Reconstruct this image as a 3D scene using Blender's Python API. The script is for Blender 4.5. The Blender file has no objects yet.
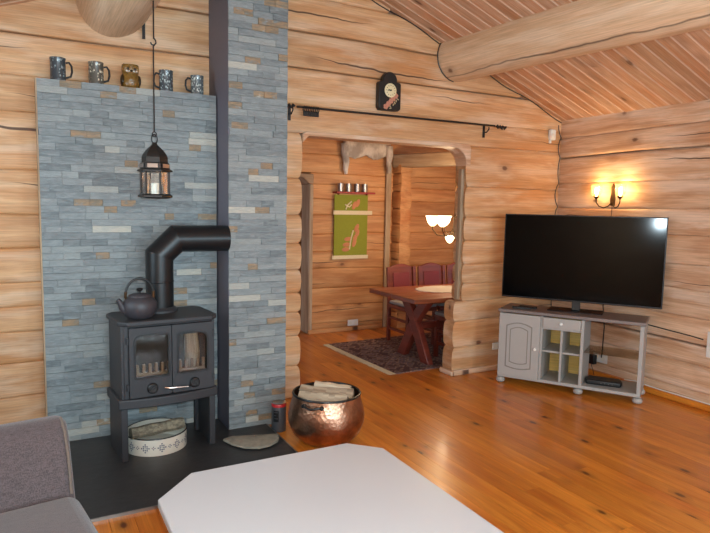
import bpy, math, random
from mathutils import Vector, Matrix
PI = math.pi
scene = bpy.context.scene
COL = scene.collection

# ------------------------------------------------------------------ helpers
def lin(c):
    c /= 255.0
    return c/12.92 if c <= .04045 else ((c+.055)/1.055)**2.4
def rgb(r, g, b): return (lin(r), lin(g), lin(b), 1)

def pe(v): return (1-abs(2*v-1)**3)**.6 if 0 < v < 1 else 0

class MB:
    """collects verts and faces (with two uv maps) and links them as ONE mesh object"""
    def __init__(s): s.v = []; s.f = []; s.uv = []; s.uv2 = []; s.mi = []; s.m = 0; s.r = 0.5
    def vert(s, p): s.v.append(Vector(p)); return len(s.v)-1
    def face(s, idx, uv=None, uv2=None):
        s.f.append(list(idx)); s.mi.append(s.m)
        if uv is None:
            p = [s.v[i] for i in idx]
            n = Vector((0, 0, 0))
            for i in range(len(p)):
                a, b = p[i], p[(i+1) % len(p)]
                n += Vector(((a.y-b.y)*(a.z+b.z), (a.z-b.z)*(a.x+b.x), (a.x-b.x)*(a.y+b.y)))
            ax = max(range(3), key=lambda k: abs(n[k]))
            o = [k for k in range(3) if k != ax]
            uv = [(q[o[0]]+s.r*7, q[o[1]]+s.r*5) for q in p]
        s.uv.append(uv)
        s.uv2.append(uv2 or [(s.r, .5)]*len(idx))
    def box(s, x0, x1, y0, y1, z0, z1, M=None, r=None):
        if r is not None: s.r = r
        c = [(x0, y0, z0), (x1, y0, z0), (x1, y1, z0), (x0, y1, z0), (x0, y0, z1), (x1, y0, z1), (x1, y1, z1), (x0, y1, z1)]
        L = (x1-x0, y1-y0, z1-z0)
        ids = [s.vert((M @ Vector(p)) if M else p) for p in c]
        for f, ax in (((0, 3, 2, 1), 2), ((4, 5, 6, 7), 2), ((0, 1, 5, 4), 1), ((2, 3, 7, 6), 1), ((1, 2, 6, 5), 0), ((3, 0, 4, 7), 0)):
            o = [k for k in range(3) if k != ax]
            if L[o[1]] > L[o[0]]: o = o[::-1]
            s.face([ids[i] for i in f], [(c[i][o[0]]+s.r*7, c[i][o[1]]+s.r*5) for i in f])
        return s
    def bar(s, a, b, w, h, up=(0, 0, 1)):
        a, b = Vector(a), Vector(b); d = b-a; L = d.length; x = d/L
        u = Vector(up); y = u.cross(x)
        if y.length < 1e-4: y = Vector((0, 1, 0)).cross(x)
        y.normalize(); z = x.cross(y)
        M = Matrix((( x.x, y.x, z.x, a.x), (x.y, y.y, z.y, a.y), (x.z, y.z, z.z, a.z), (0, 0, 0, 1)))
        return s.box(0, L, -w/2, w/2, -h/2, h/2, M)
    def rings(s, rings, closed=True, cap=True):
        ids = [[s.vert(p) for p in r] for r in rings]
        n = len(rings[0]); acc = 0
        for i in range(len(ids)-1):
            L = (rings[i+1][0]-rings[i][0]).length if isinstance(rings[i][0], Vector) else (Vector(rings[i+1][0])-Vector(rings[i][0])).length
            q = 0
            for k in range(n if closed else n-1):
                k2 = (k+1) % n
                w = (Vector(rings[i][k2])-Vector(rings[i][k])).length
                s.face((ids[i][k], ids[i][k2], ids[i+1][k2], ids[i+1][k]), [(acc+s.r*7, q), (acc+s.r*7, q+w), (acc+L+s.r*7, q+w), (acc+L+s.r*7, q)],
                       [(s.r, k/n), (s.r, (k+1)/n), (s.r, (k+1)/n), (s.r, k/n)])
                q += w
            acc += L
        if cap and closed:
            s.face(ids[0][::-1]); s.face(ids[-1])
        return s
    def tube(s, path, r, seg=10, cap=True, close=False):
        P = [Vector(p) for p in path]; n = len(P)
        R = r if isinstance(r, (list, tuple)) else [r]*n
        t0 = (P[1]-P[0]).normalized()
        ref = Vector((0, 0, 1)) if abs(t0.z) < .9 else Vector((1, 0, 0))
        U = t0.cross(ref).normalized(); rr = []
        for i in range(n):
            if close: t = (P[(i+1) % n]-P[i-1]).normalized()
            else: t = (P[min(i+1, n-1)]-P[max(i-1, 0)]).normalized()
            U = (U-t*U.dot(t)).normalized(); V = t.cross(U)
            rr.append([P[i]+(U*math.cos(2*PI*k/seg)+V*math.sin(2*PI*k/seg))*R[i] for k in range(seg)])
        if close: rr.append(rr[0])
        return s.rings(rr, True, cap and not close)
    def lathe(s, prof, o=(0, 0, 0), seg=28, sx=1, sy=1, ph=0, cap=True, M=None):
        o = Vector(o)
        rr = []
        for r, z in prof:
            ring = [Vector((sx*r*math.cos(ph+2*PI*k/seg), sy*r*math.sin(ph+2*PI*k/seg), z)) for k in range(seg)]
            rr.append([o+((M @ p) if M else p) for p in ring])
        return s.rings(rr, True, cap)
    def ell(s, c, rx, ry, rz, seg=16, n=9, M=None):
        pr = [(max(1e-4, math.sin(PI*i/n)), -math.cos(PI*i/n)) for i in range(n+1)]
        c = Vector(c); rr = []
        for r, z in pr:
            ring = [Vector((rx*r*math.cos(2*PI*k/seg), ry*r*math.sin(2*PI*k/seg), rz*z)) for k in range(seg)]
            rr.append([c+((M @ p) if M else p) for p in ring])
        return s.rings(rr, True, True)
    def prism(s, pts, lo, hi, plane='xy'):
        def mp(p, d):
            if plane == 'xy': return (p[0], p[1], d)
            if plane == 'xz': return (p[0], d, p[1])
            return (d, p[0], p[1])
        a = [s.vert(mp(p, lo)) for p in pts]; b = [s.vert(mp(p, hi)) for p in pts]
        s.face(a[::-1]); s.face(b)
        n = len(pts)
        for i in range(n): s.face((a[i], a[(i+1) % n], b[(i+1) % n], b[i]))
        return s
    def framed(s, outer, inner, lo, hi, plane='xz'):
        """a plate with a hole; outer and inner have the same number of points"""
        def mp(p, d):
            if plane == 'xy': return (p[0], p[1], d)
            if plane == 'xz': return (p[0], d, p[1])
            return (d, p[0], p[1])
        n = len(outer)
        A = [[s.vert(mp(p, d)) for p in q] for q in (outer, inner) for d in (lo, hi)]
        for i in range(n):
            j = (i+1) % n
            s.face((A[0][i], A[0][j], A[2][j], A[2][i])); s.face((A[1][j], A[1][i], A[3][i], A[3][j]))
            s.face((A[0][j], A[0][i], A[1][i], A[1][j])); s.face((A[2][i], A[2][j], A[3][j], A[3][i]))
        return s
    def build(s, name, mat, parent=None, bevel=0, smooth=40, seg=2, sub=0):
        me = bpy.data.meshes.new(name)
        me.from_pydata([tuple(p) for p in s.v], [], s.f)
        l1 = me.uv_layers.new(name='UVMap'); l2 = me.uv_layers.new(name='UV2')
        a = [c for f in s.uv for q in f for c in q]; b = [c for f in s.uv2 for q in f for c in q]
        l1.data.foreach_set('uv', a); l2.data.foreach_set('uv', b)
        ms = mat if isinstance(mat, (list, tuple)) else [mat]
        for m in ms: me.materials.append(m)
        me.polygons.foreach_set('material_index', [min(i, len(ms)-1) for i in s.mi])
        # consistent outward normals
        import bmesh
        bm = bmesh.new(); bm.from_mesh(me); bmesh.ops.recalc_face_normals(bm, faces=bm.faces); bm.to_mesh(me); bm.free()
        if smooth:
            me.polygons.foreach_set('use_smooth', [True]*len(me.polygons))
            me.set_sharp_from_angle(angle=math.radians(smooth))
        o = bpy.data.objects.new(name, me); COL.objects.link(o)
        if parent: o.parent = parent
        if bevel:
            m = o.modifiers.new('bevel', 'BEVEL'); m.width = bevel; m.segments = seg; m.limit_method = 'ANGLE'; m.angle_limit = math.radians(40)
            m.harden_normals = False
        if sub:
            m = o.modifiers.new('sub', 'SUBSURF'); m.levels = sub; m.render_levels = sub
        return o

def tag(o, label, cat, group=None):
    o['label'] = label; o['category'] = cat
    if group: o['group'] = group
    return o
def thing(name, label, cat, loc=(0, 0, 0), rz=0, group=None):
    o = bpy.data.objects.new(name, None); COL.objects.link(o); o.empty_display_size = .1
    o.location = loc; o.rotation_euler = (0, 0, rz)
    return tag(o, label, cat, group)
def struct(o): o['kind'] = 'structure'; return o
def stuff(o): o['kind'] = 'stuff'; return o
def copy_tree(o, parent=None):
    c = o.copy(); COL.objects.link(c)
    if parent: c.parent = parent
    for ch in list(o.children): copy_tree(ch, c)
    return c
def arc(cx, cy, r, a0, a1, n): return [(cx+r*math.cos(a0+(a1-a0)*i/n), cy+r*math.sin(a0+(a1-a0)*i/n)) for i in range(n+1)]
def circ(cx, cy, r, n): return [(cx+r*math.cos(2*PI*i/n), cy+r*math.sin(2*PI*i/n)) for i in range(n)]

# ------------------------------------------------------------------ materials
class NT:
    def __init__(s, name):
        s.m = bpy.data.materials.new(name); s.m.use_nodes = True
        s.t = s.m.node_tree; s.b = s.t.nodes['Principled BSDF']; s.out = s.t.nodes['Material Output']
    def n(s, kind, **k):
        q = s.t.nodes.new(kind)
        for a, v in k.items(): setattr(q, a, v)
        return q
    def l(s, a, b): s.t.links.new(a, b)
    def val(s, sock, x):
        if hasattr(x, 'is_output'): s.l(x, sock)
        else: sock.default_value = x
    def math(s, op, a, b=0.0, c=0.0):
        q = s.n('ShaderNodeMath', operation=op)
        s.val(q.inputs[0], a); s.val(q.inputs[1], b); s.val(q.inputs[2], c)
        return q.outputs[0]
    def mix(s, f, a, b, mode='MIX'):
        q = s.n('ShaderNodeMix', data_type='RGBA', blend_type=mode)
        s.val(q.inputs[0], f); s.val(q.inputs[6], a); s.val(q.inputs[7], b)
        return q.outputs[2]
    def ramp(s, f, stops):
        q = s.n('ShaderNodeValToRGB'); e = q.color_ramp.elements
        while len(e) < len(stops): e.new(.5)
        for i, (p, c) in enumerate(stops): e[i].position = p; e[i].color = c if len(c) == 4 else (*c, 1)
        s.l(f, q.inputs[0]); return q.outputs[0]
    def step(s, f, a, b):
        q = s.n('ShaderNodeMapRange', interpolation_type='SMOOTHSTEP')
        s.l(f, q.inputs[0]); q.inputs[1].default_value = a; q.inputs[2].default_value = b
        return q.outputs[0]
    def uv(s, name='UVMap', scale=(1, 1, 1)):
        u = s.n('ShaderNodeUVMap', uv_map=name)
        mp = s.n('ShaderNodeMapping'); mp.inputs['Scale'].default_value = scale
        s.l(u.outputs[0], mp.inputs[0]); return mp.outputs[0]
    def obj(s, scale=(1, 1, 1)):
        u = s.n('ShaderNodeTexCoord'); mp = s.n('ShaderNodeMapping'); mp.inputs['Scale'].default_value = scale
        s.l(u.outputs['Object'], mp.inputs[0]); return mp.outputs[0]
    def noise(s, vec, scale=1, detail=4, rough=.55, dist=0):
        q = s.n('ShaderNodeTexNoise'); s.l(vec, q.inputs['Vector'])
        q.inputs['Scale'].default_value = scale; q.inputs['Detail'].default_value = detail; q.inputs['Roughness'].default_value = rough; q.inputs['Distortion'].default_value = dist
        return q.outputs[0]
    def bump(s, h, strength=.3, dist=.01):
        q = s.n('ShaderNodeBump'); q.inputs['Strength'].default_value = strength; q.inputs['Distance'].default_value = dist
        s.l(h, q.inputs['Height']); s.l(q.outputs[0], s.b.inputs['Normal'])
    def rand(s):
        u = s.n('ShaderNodeUVMap', uv_map='UV2'); x = s.n('ShaderNodeSeparateXYZ'); s.l(u.outputs[0], x.inputs[0])
        return x.outputs[0], x.outputs[1]

def plain(name, c, rough=.5, metal=0, coat=0, noise=.12, nscale=30, bump=0, emit=None, estr=0, spec=.5):
    t = NT(name); b = t.b
    v = t.noise(t.obj(), nscale, 4)
    k = t.math('MULTIPLY_ADD', v, 2*noise, 1-noise)
    col = t.mix(1.0, c, k, 'MULTIPLY')
    t.l(col, b.inputs['Base Color'])
    b.inputs['Roughness'].default_value = rough; b.inputs['Metallic'].default_value = metal; b.inputs['Coat Weight'].default_value = coat
    b.inputs['Specular IOR Level'].default_value = spec
    if bump: t.bump(v, bump, .01)
    if emit: b.inputs['Emission Color'].default_value = emit; b.inputs['Emission Strength'].default_value = estr
    return t.m

def wood(name, c1, c2, knotc, wash=None, washamt=.5, var=.18, knot=(1.6, 6.0), kr=.055, ksel=.55, rough=.5, coat=0, crack=False, grain=8, bump=.15, warm=None, fine=.5, cpos=None, edge=None):
    t = NT(name); b = t.b
    r, lv = t.rand()
    uv = t.uv()
    A = t.noise(t.uv(scale=(.7, grain, 1)), 1.6, 6, .6, .6)
    F = t.noise(t.uv(scale=(3, 110, 1)), 1.0, 5, .7)
    col = t.mix(t.step(A, .32, .68), c1, c2)
    if warm:
        col = t.mix(t.math('MULTIPLY', t.step(t.noise(t.uv(scale=(.5, 2.4, 1)), 1.3, 4, .6), .45, .7), .75), col, warm)
    if wash:
        w = t.noise(t.uv(scale=(.55, 3.5, 1)), 2.2, 5, .6, .4)
        col = t.mix(t.math('MULTIPLY', t.step(w, .44, .66), washamt), col, wash)
    fk = t.math('MULTIPLY_ADD', F, fine*2, 1-fine)
    col = t.mix(1.0, col, fk, 'MULTIPLY')
    rk = t.math('MULTIPLY_ADD', r, 2*var, 1-var)
    col = t.mix(1.0, col, rk, 'MULTIPLY')
    if edge: col = t.mix(t.math('MULTIPLY', t.math('GREATER_THAN', lv, 2.0), .45), col, edge)  # groove bevels mixed paler, light caught by the bevels put into the colour
    # knots
    vn = t.n('ShaderNodeTexVoronoi', feature='F1'); vn.inputs['Randomness'].default_value = 1.0
    wob = t.noise(t.uv(scale=(6, 9, 1)), 3, 3)
    kv = t.n('ShaderNodeMapping'); kv.inputs['Scale'].default_value = (knot[0], knot[1], 1)
    u = t.n('ShaderNodeUVMap', uv_map='UVMap'); t.l(u.outputs[0], kv.inputs[0])
    t.l(kv.outputs[0], vn.inputs['Vector']); vn.inputs['Scale'].default_value = 1.0
    sx = t.n('ShaderNodeSeparateColor'); t.l(vn.outputs['Color'], sx.inputs[0])
    sel = t.math('GREATER_THAN', sx.outputs[0], ksel)
    d = t.math('ADD', vn.outputs['Distance'], t.math('MULTIPLY_ADD', wob, .06, -.03))
    halo = t.math('MULTIPLY', t.math('SUBTRACT', 1.0, t.step(d, kr*.9, kr*3.2)), sel)
    core = t.math('MULTIPLY', t.math('SUBTRACT', 1.0, t.step(d, kr*.5, kr*1.2)), sel)
    col = t.mix(t.math('MULTIPLY', halo, .28), col, knotc)
    col = t.mix(t.math('MULTIPLY', core, .85), col, knotc)
    h = F
    if crack:
        cn = t.noise(t.uv(scale=(.5, .01, 1)), 1.4, 4, .6)
        cm = t.noise(t.uv(scale=(.45, .01, 1)), 1.1, 1)
        dd = t.math('ABSOLUTE', t.math('SUBTRACT', lv, t.math('MULTIPLY_ADD', cn, .9, t.math('MULTIPLY_ADD', r, .5, -.22))))
        if cpos: dd = t.math('ABSOLUTE', t.math('SUBTRACT', lv, t.math('MULTIPLY_ADD', cn, .16, cpos-.08)))
        wd = t.math('MULTIPLY', t.step(cm, .52, .72) if not cpos else t.step(cm, .25, .7), .034 if not cpos else .007)
        ck = t.math('SUBTRACT', 1.0, t.step(t.math('SUBTRACT', dd, wd), -.006, .008))
        ck = t.math('MULTIPLY', ck, t.step(cm, .52, .57) if not cpos else t.step(cm, .28, .34))
        col = t.mix(t.math('MULTIPLY', ck, .88), col, rgb(58, 30, 17))
        h = t.math('SUBTRACT', F, t.math('MULTIPLY', ck, 2.0))
    t.l(col, b.inputs['Base Color'])
    b.inputs['Roughness'].default_value = rough; b.inputs['Coat Weight'].default_value = coat; b.inputs['Coat Roughness'].default_value = .12
    t.bump(h, bump, .006)
    return t.m

M = {}
M['log'] = wood('log_wood', rgb(210, 166, 122), rgb(186, 134, 88), rgb(92, 52, 32), wash=rgb(222, 196, 168), washamt=.5, warm=rgb(194, 130, 76), var=.07, fine=.5, knot=(2.6, 4.2), kr=.10, ksel=.5, rough=.6, crack=True, grain=7)
M['log_pale'] = wood('log_wood_pale', rgb(220, 184, 152), rgb(186, 140, 104), rgb(92, 56, 38), wash=rgb(224, 200, 178), washamt=.75, warm=rgb(186, 134, 96), var=.07, fine=.5, knot=(2.8, 4.2), kr=.10, ksel=.48, rough=.6, crack=True, grain=8)
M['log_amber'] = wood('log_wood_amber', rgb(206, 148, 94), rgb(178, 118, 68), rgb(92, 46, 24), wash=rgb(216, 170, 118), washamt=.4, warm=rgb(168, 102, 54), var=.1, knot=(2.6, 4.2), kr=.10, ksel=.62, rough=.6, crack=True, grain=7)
M['beam'] = wood('beam_wood', rgb(224, 192, 158), rgb(206, 168, 130), rgb(104, 70, 48), wash=rgb(228, 206, 180), washamt=.5, cpos=.84, var=.05, knot=(2.2, 3), kr=.08, ksel=.6, rough=.65, crack=True, grain=6)
M['beam_plain'] = wood('round_beam_wood', rgb(216, 186, 154), rgb(196, 162, 128), rgb(104, 70, 48), wash=rgb(222, 202, 178), washamt=.5, var=.05, knot=(2.2, 3), kr=.08, ksel=.6, rough=.65, grain=6)
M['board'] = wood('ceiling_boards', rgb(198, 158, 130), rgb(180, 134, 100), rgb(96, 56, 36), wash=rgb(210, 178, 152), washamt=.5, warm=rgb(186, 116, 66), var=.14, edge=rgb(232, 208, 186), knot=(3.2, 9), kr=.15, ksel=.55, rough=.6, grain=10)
M['floor'] = wood('pine_floor', rgb(214, 136, 48), rgb(196, 112, 34), rgb(66, 22, 10), warm=rgb(178, 92, 28), var=.13, knot=(4.2, 8), kr=.15, ksel=.52, rough=.3, coat=.2, grain=10, bump=.04)
M['grey_wood'] = wood('weathered_wood', rgb(176, 150, 120), rgb(150, 122, 94), rgb(90, 66, 46), wash=rgb(190, 172, 150), washamt=.6, rough=.7)
M['red_wood'] = wood('stained_red_wood', rgb(120, 50, 34), rgb(96, 36, 26), rgb(60, 22, 16), var=.1, rough=.4, coat=.2)
M['table_wood'] = wood('stained_brown_wood', rgb(138, 70, 36), rgb(114, 54, 28), rgb(60, 26, 16), var=.1, rough=.35, coat=.3)
M['birch'] = wood('split_birch', rgb(176, 154, 128), rgb(132, 108, 86), rgb(96, 68, 48), wash=rgb(204, 186, 160), washamt=.6, rough=.8, var=.15, grain=20)
M['pineback'] = wood('pine_back_panel', rgb(226, 192, 110), rgb(214, 174, 88), rgb(150, 104, 50), rough=.5)

def slate_mat():
    t = NT('slate'); b = t.b
    r, q = t.rand()
    n1 = t.noise(t.uv(scale=(5, 22, 1)), 2.0, 6, .65, .5)
    base = t.ramp(r, [(0, rgb(92, 99, 102)), (.3, rgb(114, 120, 122)), (.75, rgb(130, 135, 135)), (.94, rgb(138, 142, 140)), (1, rgb(184, 178, 164))])
    base = t.mix(t.math('MULTIPLY', t.step(n1, .35, .75), .6), base, rgb(152, 160, 160))
    rust = t.mix(t.step(n1, .35, .65), rgb(162, 128, 90), rgb(116, 102, 80))
    sel = t.math('MULTIPLY', t.math('GREATER_THAN', q, .5), t.step(t.noise(t.uv(scale=(7, 16, 1)), 2, 3), .30, .46))
    col = t.mix(t.math('MULTIPLY', sel, .85), base, rust)
    f = t.math('MULTIPLY_ADD', t.noise(t.uv(scale=(12, 80, 1)), 2, 5, .7), .9, .53)
    col = t.mix(1.0, col, f, 'MULTIPLY')
    t.l(col, b.inputs['Base Color']); b.inputs['Roughness'].default_value = .55
    t.bump(t.math('ADD', n1, f), .6, .006)
    return t.m
M['slate'] = slate_mat()
M['side_grey'] = plain('painted_chimney_side', rgb(104, 102, 114), .6, noise=.06)
M['hearth'] = plain('hearth_slate', rgb(48, 48, 49), .42, noise=.3, nscale=14, bump=.25)
M['steel_trim'] = plain('trim_metal', rgb(150, 148, 144), .35, metal=.8, noise=.05)
M['iron'] = plain('cast_iron', rgb(52, 52, 55), .48, metal=0, spec=.4, noise=.12, nscale=60, bump=.08)
M['iron_dark'] = plain('black_iron', rgb(20, 20, 21), .38, metal=0, noise=.15)
M['kettle'] = plain('kettle_iron', rgb(56, 53, 58), .5, metal=0, noise=.2, nscale=80, bump=.15)
M['pipe'] = plain('enamel_flue', rgb(24, 25, 27), .34, metal=0, noise=.05, spec=.35)
M['brick'] = plain('firebrick', rgb(128, 104, 82), .9, noise=.5, nscale=16, bump=.3)
M['soot'] = plain('sooty_iron', rgb(62, 55, 50), .9, noise=.4, nscale=20)
M['chrome'] = plain('chrome', rgb(205, 195, 190), .2, metal=1, noise=.03)
M['white_tin'] = plain('cream_enamel', rgb(226, 222, 208), .3, noise=.03, coat=.3)
M['blue_print'] = plain('blue_print', rgb(66, 72, 104), .5, noise=.15)
M['stone'] = plain('pale_stone', rgb(134, 128, 114), .8, noise=.5, nscale=22, bump=.6)
M['can'] = plain('can_grey', rgb(84, 86, 90), .35, metal=.2, noise=.05)
M['red'] = plain('red_print', rgb(190, 40, 44), .4, noise=.05)
M['black'] = plain('black_plastic', rgb(22, 22, 23), .4, noise=.08)
M['white'] = plain('white_plastic', rgb(226, 224, 218), .4, noise=.03)
M['white_lacq'] = plain('white_lacquer', rgb(196, 198, 202), .3, noise=.015, nscale=3)
M['grey_paint'] = plain('grey_paint', rgb(168, 162, 156), .45, noise=.04, nscale=8)
M['grey_line'] = plain('grey_paint_line', rgb(132, 124, 116), .5, noise=.04)
M['grey_top'] = plain('grey_paint_top', rgb(128, 116, 112), .3, noise=.05, nscale=8)
M['screen'] = plain('tv_screen', rgb(5, 5, 6), .09, noise=.02, spec=.1)
M['bezel'] = plain('tv_bezel', rgb(40, 40, 42), .35, metal=.6, noise=.03)
M['brass'] = plain('dark_brass', rgb(74, 52, 30), .4, metal=.6, noise=.1)
M['ivory'] = plain('ivory_dial', rgb(224, 210, 168), .5, noise=.05)
M['petal'] = plain('painted_petals', rgb(190, 128, 104), .6, noise=.25, nscale=60)
M['petal2'] = plain('painted_leaves', rgb(166, 150, 116), .6, noise=.25, nscale=60)
M['olive'] = plain('olive_cloth', rgb(134, 136, 40), .9, noise=.15, nscale=90, bump=.2)
M['cream_cloth'] = plain('cream_cloth', rgb(216, 198, 162), .9, noise=.12, nscale=80, bump=.2)
M['rust_cloth'] = plain('rust_cloth', rgb(192, 124, 84), .9, noise=.2, nscale=80)
M['red_rack'] = plain('red_rack', rgb(150, 34, 28), .5, noise=.1)
M['pewter'] = plain('pewter', rgb(150, 140, 134), .3, metal=.8, noise=.2, nscale=40)
M['leather'] = plain('red_leather', rgb(112, 34, 36), .45, noise=.15, nscale=25, bump=.1)
M['pad'] = plain('grey_seat_pad', rgb(150, 146, 146), .9, noise=.12, nscale=60)
M['doily'] = plain('white_tablecloth', rgb(170, 160, 152), .9, noise=.05, nscale=40)

def fabric():
    t = NT('sofa_fabric'); b = t.b
    a = t.noise(t.obj((160, 160, 22)), 2.2, 3, .7); c = t.noise(t.obj((26, 170, 170)), 1.6, 3, .7); g = t.noise(t.obj(), 4, 3)
    k = t.math('ADD', t.math('MULTIPLY', a, .6), t.math('MULTIPLY', c, .4))
    col = t.mix(t.step(k, .35, .65), rgb(58, 49, 50), rgb(98, 86, 87))
    col = t.mix(t.math('MULTIPLY', g, .3), col, rgb(84, 72, 72))
    t.l(col, b.inputs['Base Color']); b.inputs['Roughness'].default_value = .95; b.inputs['Sheen Weight'].default_value = .25
    t.bump(k, .35, .004); return t.m
M['fabric'] = fabric()
M['piping'] = plain('sofa_piping', rgb(104, 92, 84), .9, noise=.2, nscale=90)

def copper():
    t = NT('hammered_copper'); b = t.b
    v = t.n('ShaderNodeTexVoronoi', feature='F1'); t.l(t.obj((1, 1, 1)), v.inputs['Vector']); v.inputs['Scale'].default_value = 42
    n = t.noise(t.obj(), 5, 5, .65)
    t.l(t.mix(t.step(n, .35, .7), rgb(198, 150, 122), rgb(138, 104, 82)), b.inputs['Base Color'])
    b.inputs['Metallic'].default_value = 1; t.l(t.math('MULTIPLY_ADD', n, .25, .22), b.inputs['Roughness'])
    t.bump(t.math('ADD', v.outputs['Distance'], t.math('MULTIPLY', n, .6)), .18, .01); return t.m
M['copper'] = copper()

def glass(name, tint=(1, 1, 1, 1), gl=.1, rough=.03):
    t = NT(name); t.t.nodes.remove(t.b)
    a = t.n('ShaderNodeBsdfTransparent'); g = t.n('ShaderNodeBsdfGlossy'); mx = t.n('ShaderNodeMixShader')
    a.inputs[0].default_value = tint; g.inputs['Roughness'].default_value = rough
    f = t.n('ShaderNodeLayerWeight'); f.inputs[0].default_value = .25
    k = t.math('MULTIPLY_ADD', f.outputs['Fresnel'], .3, gl)
    t.l(k, mx.inputs[0]); t.l(a.outputs[0], mx.inputs[1]); t.l(g.outputs[0], mx.inputs[2]); t.l(mx.outputs[0], t.out.inputs[0])
    return t.m
M['glass'] = glass('clear_glass', (.97, .98, .98, 1), .03)
M['stove_glass'] = glass('smoky_stove_glass', (.9, .87, .83, 1), .02, .1)
M['smoke_glass'] = glass('smoked_shelf_glass', (.86, .84, .78, 1), .08)
def etched():
    t = NT('etched_lamp_glass'); t.t.nodes.remove(t.b)
    a = t.n('ShaderNodeBsdfTransparent'); g = t.n('ShaderNodeBsdfTranslucent'); gl = t.n('ShaderNodeBsdfGlossy'); m1 = t.n('ShaderNodeMixShader'); m2 = t.n('ShaderNodeMixShader')
    a.inputs[0].default_value = (1, .93, .8, 1); g.inputs[0].default_value = (1, .8, .5, 1); gl.inputs['Roughness'].default_value = .15
    m1.inputs[0].default_value = .07; m2.inputs[0].default_value = .06
    t.l(a.outputs[0], m1.inputs[1]); t.l(g.outputs[0], m1.inputs[2]); t.l(m1.outputs[0], m2.inputs[1]); t.l(gl.outputs[0], m2.inputs[2]); t.l(m2.outputs[0], t.out.inputs[0])
    return t.m
M['shade_glass'] = etched()

def glow(name, c, s):
    t = NT(name); t.t.nodes.remove(t.b)
    e = t.n('ShaderNodeEmission'); e.inputs[0].default_value = c; e.inputs[1].default_value = s
    t.l(e.outputs[0], t.out.inputs[0]); return t.m
M['bulb'] = glow('lit_bulb', (1, .74, .38, 1), 26)
M['lit_shade'] = glow('lit_glass_shade', (1, .78, .44, 1), 5.0)

def stein(name, dark, light, seed):
    t = NT(name); b = t.b
    o = t.obj(); x = t.n('ShaderNodeSeparateXYZ'); t.l(o, x.inputs[0])
    band = t.math('GREATER_THAN', t.math('SINE', t.math('MULTIPLY', x.outputs[2], 140+seed*6)), .35)
    v = t.n('ShaderNodeTexVoronoi', feature='F1', distance='CHEBYCHEV'); mp = t.obj((85+seed*4, 85, 60)); t.l(mp, v.inputs['Vector']); v.inputs['Scale'].default_value = 1
    sx = t.n('ShaderNodeSeparateColor'); t.l(v.outputs['Color'], sx.inputs[0])
    pat = t.math('MULTIPLY', t.math('GREATER_THAN', sx.outputs[0], .45), t.math('LESS_THAN', v.outputs['Distance'], .38))
    col = t.mix(pat, dark, light); col = t.mix(t.math('MULTIPLY', band, .7), col, dark)
    t.l(col, b.inputs['Base Color']); b.inputs['Roughness'].default_value = .3; b.inputs['Coat Weight'].default_value = .3
    t.bump(pat, .5, .003); return t.m

def rugmat():
    t = NT('woven_rug'); b = t.b
    v = t.n('ShaderNodeTexVoronoi', feature='F1', distance='MANHATTAN'); t.l(t.obj(), v.inputs['Vector']); v.inputs['Scale'].default_value = 14
    n = t.noise(t.obj(), 22, 4)
    col = t.ramp(v.outputs['Distance'], [(0, rgb(168, 132, 118)), (.3, rgb(122, 80, 74)), (.5, rgb(96, 88, 98)), (.75, rgb(158, 126, 106)), (1, rgb(84, 54, 52))])
    col = t.mix(t.math('MULTIPLY', t.step(n, .4, .6), .45), col, rgb(66, 48, 48))
    t.l(col, b.inputs['Base Color']); b.inputs['Roughness'].default_value = .95; t.bump(n, .3, .004); return t.m
M['rug'] = rugmat()
def furmat():
    t = NT('reindeer_fur'); b = t.b
    n = t.noise(t.obj((30, 30, 6)), 2, 5, .7); g = t.noise(t.obj(), 5, 3)
    col = t.mix(t.step(g, .38, .62), rgb(226, 216, 204), rgb(172, 160, 148)); col = t.mix(t.math('MULTIPLY', n, .3), col, rgb(130, 114, 100))
    t.l(col, b.inputs['Base Color']); b.inputs['Roughness'].default_value = 1; t.bump(n, 1, .02); return t.m
M['fur'] = furmat()
def barkmat():
    t = NT('grey_bark'); b = t.b
    n = t.noise(t.uv(scale=(18, 30, 1)), 1, 6, .7)
    t.l(t.mix(t.step(n, .35, .65), rgb(150, 142, 120), rgb(96, 90, 78)), b.inputs['Base Color']); b.inputs['Roughness'].default_value = .9; t.bump(n, .8, .01); return t.m
M['bark'] = barkmat()

# ------------------------------------------------------------------ room shell
ROOF0, SL = 2.475, .365
XL, XR, YF, YB = -.95, 4.82, -2.4, 4.51
def roof(x): return ROOF0+SL*min(XR-x, x-XL)

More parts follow.
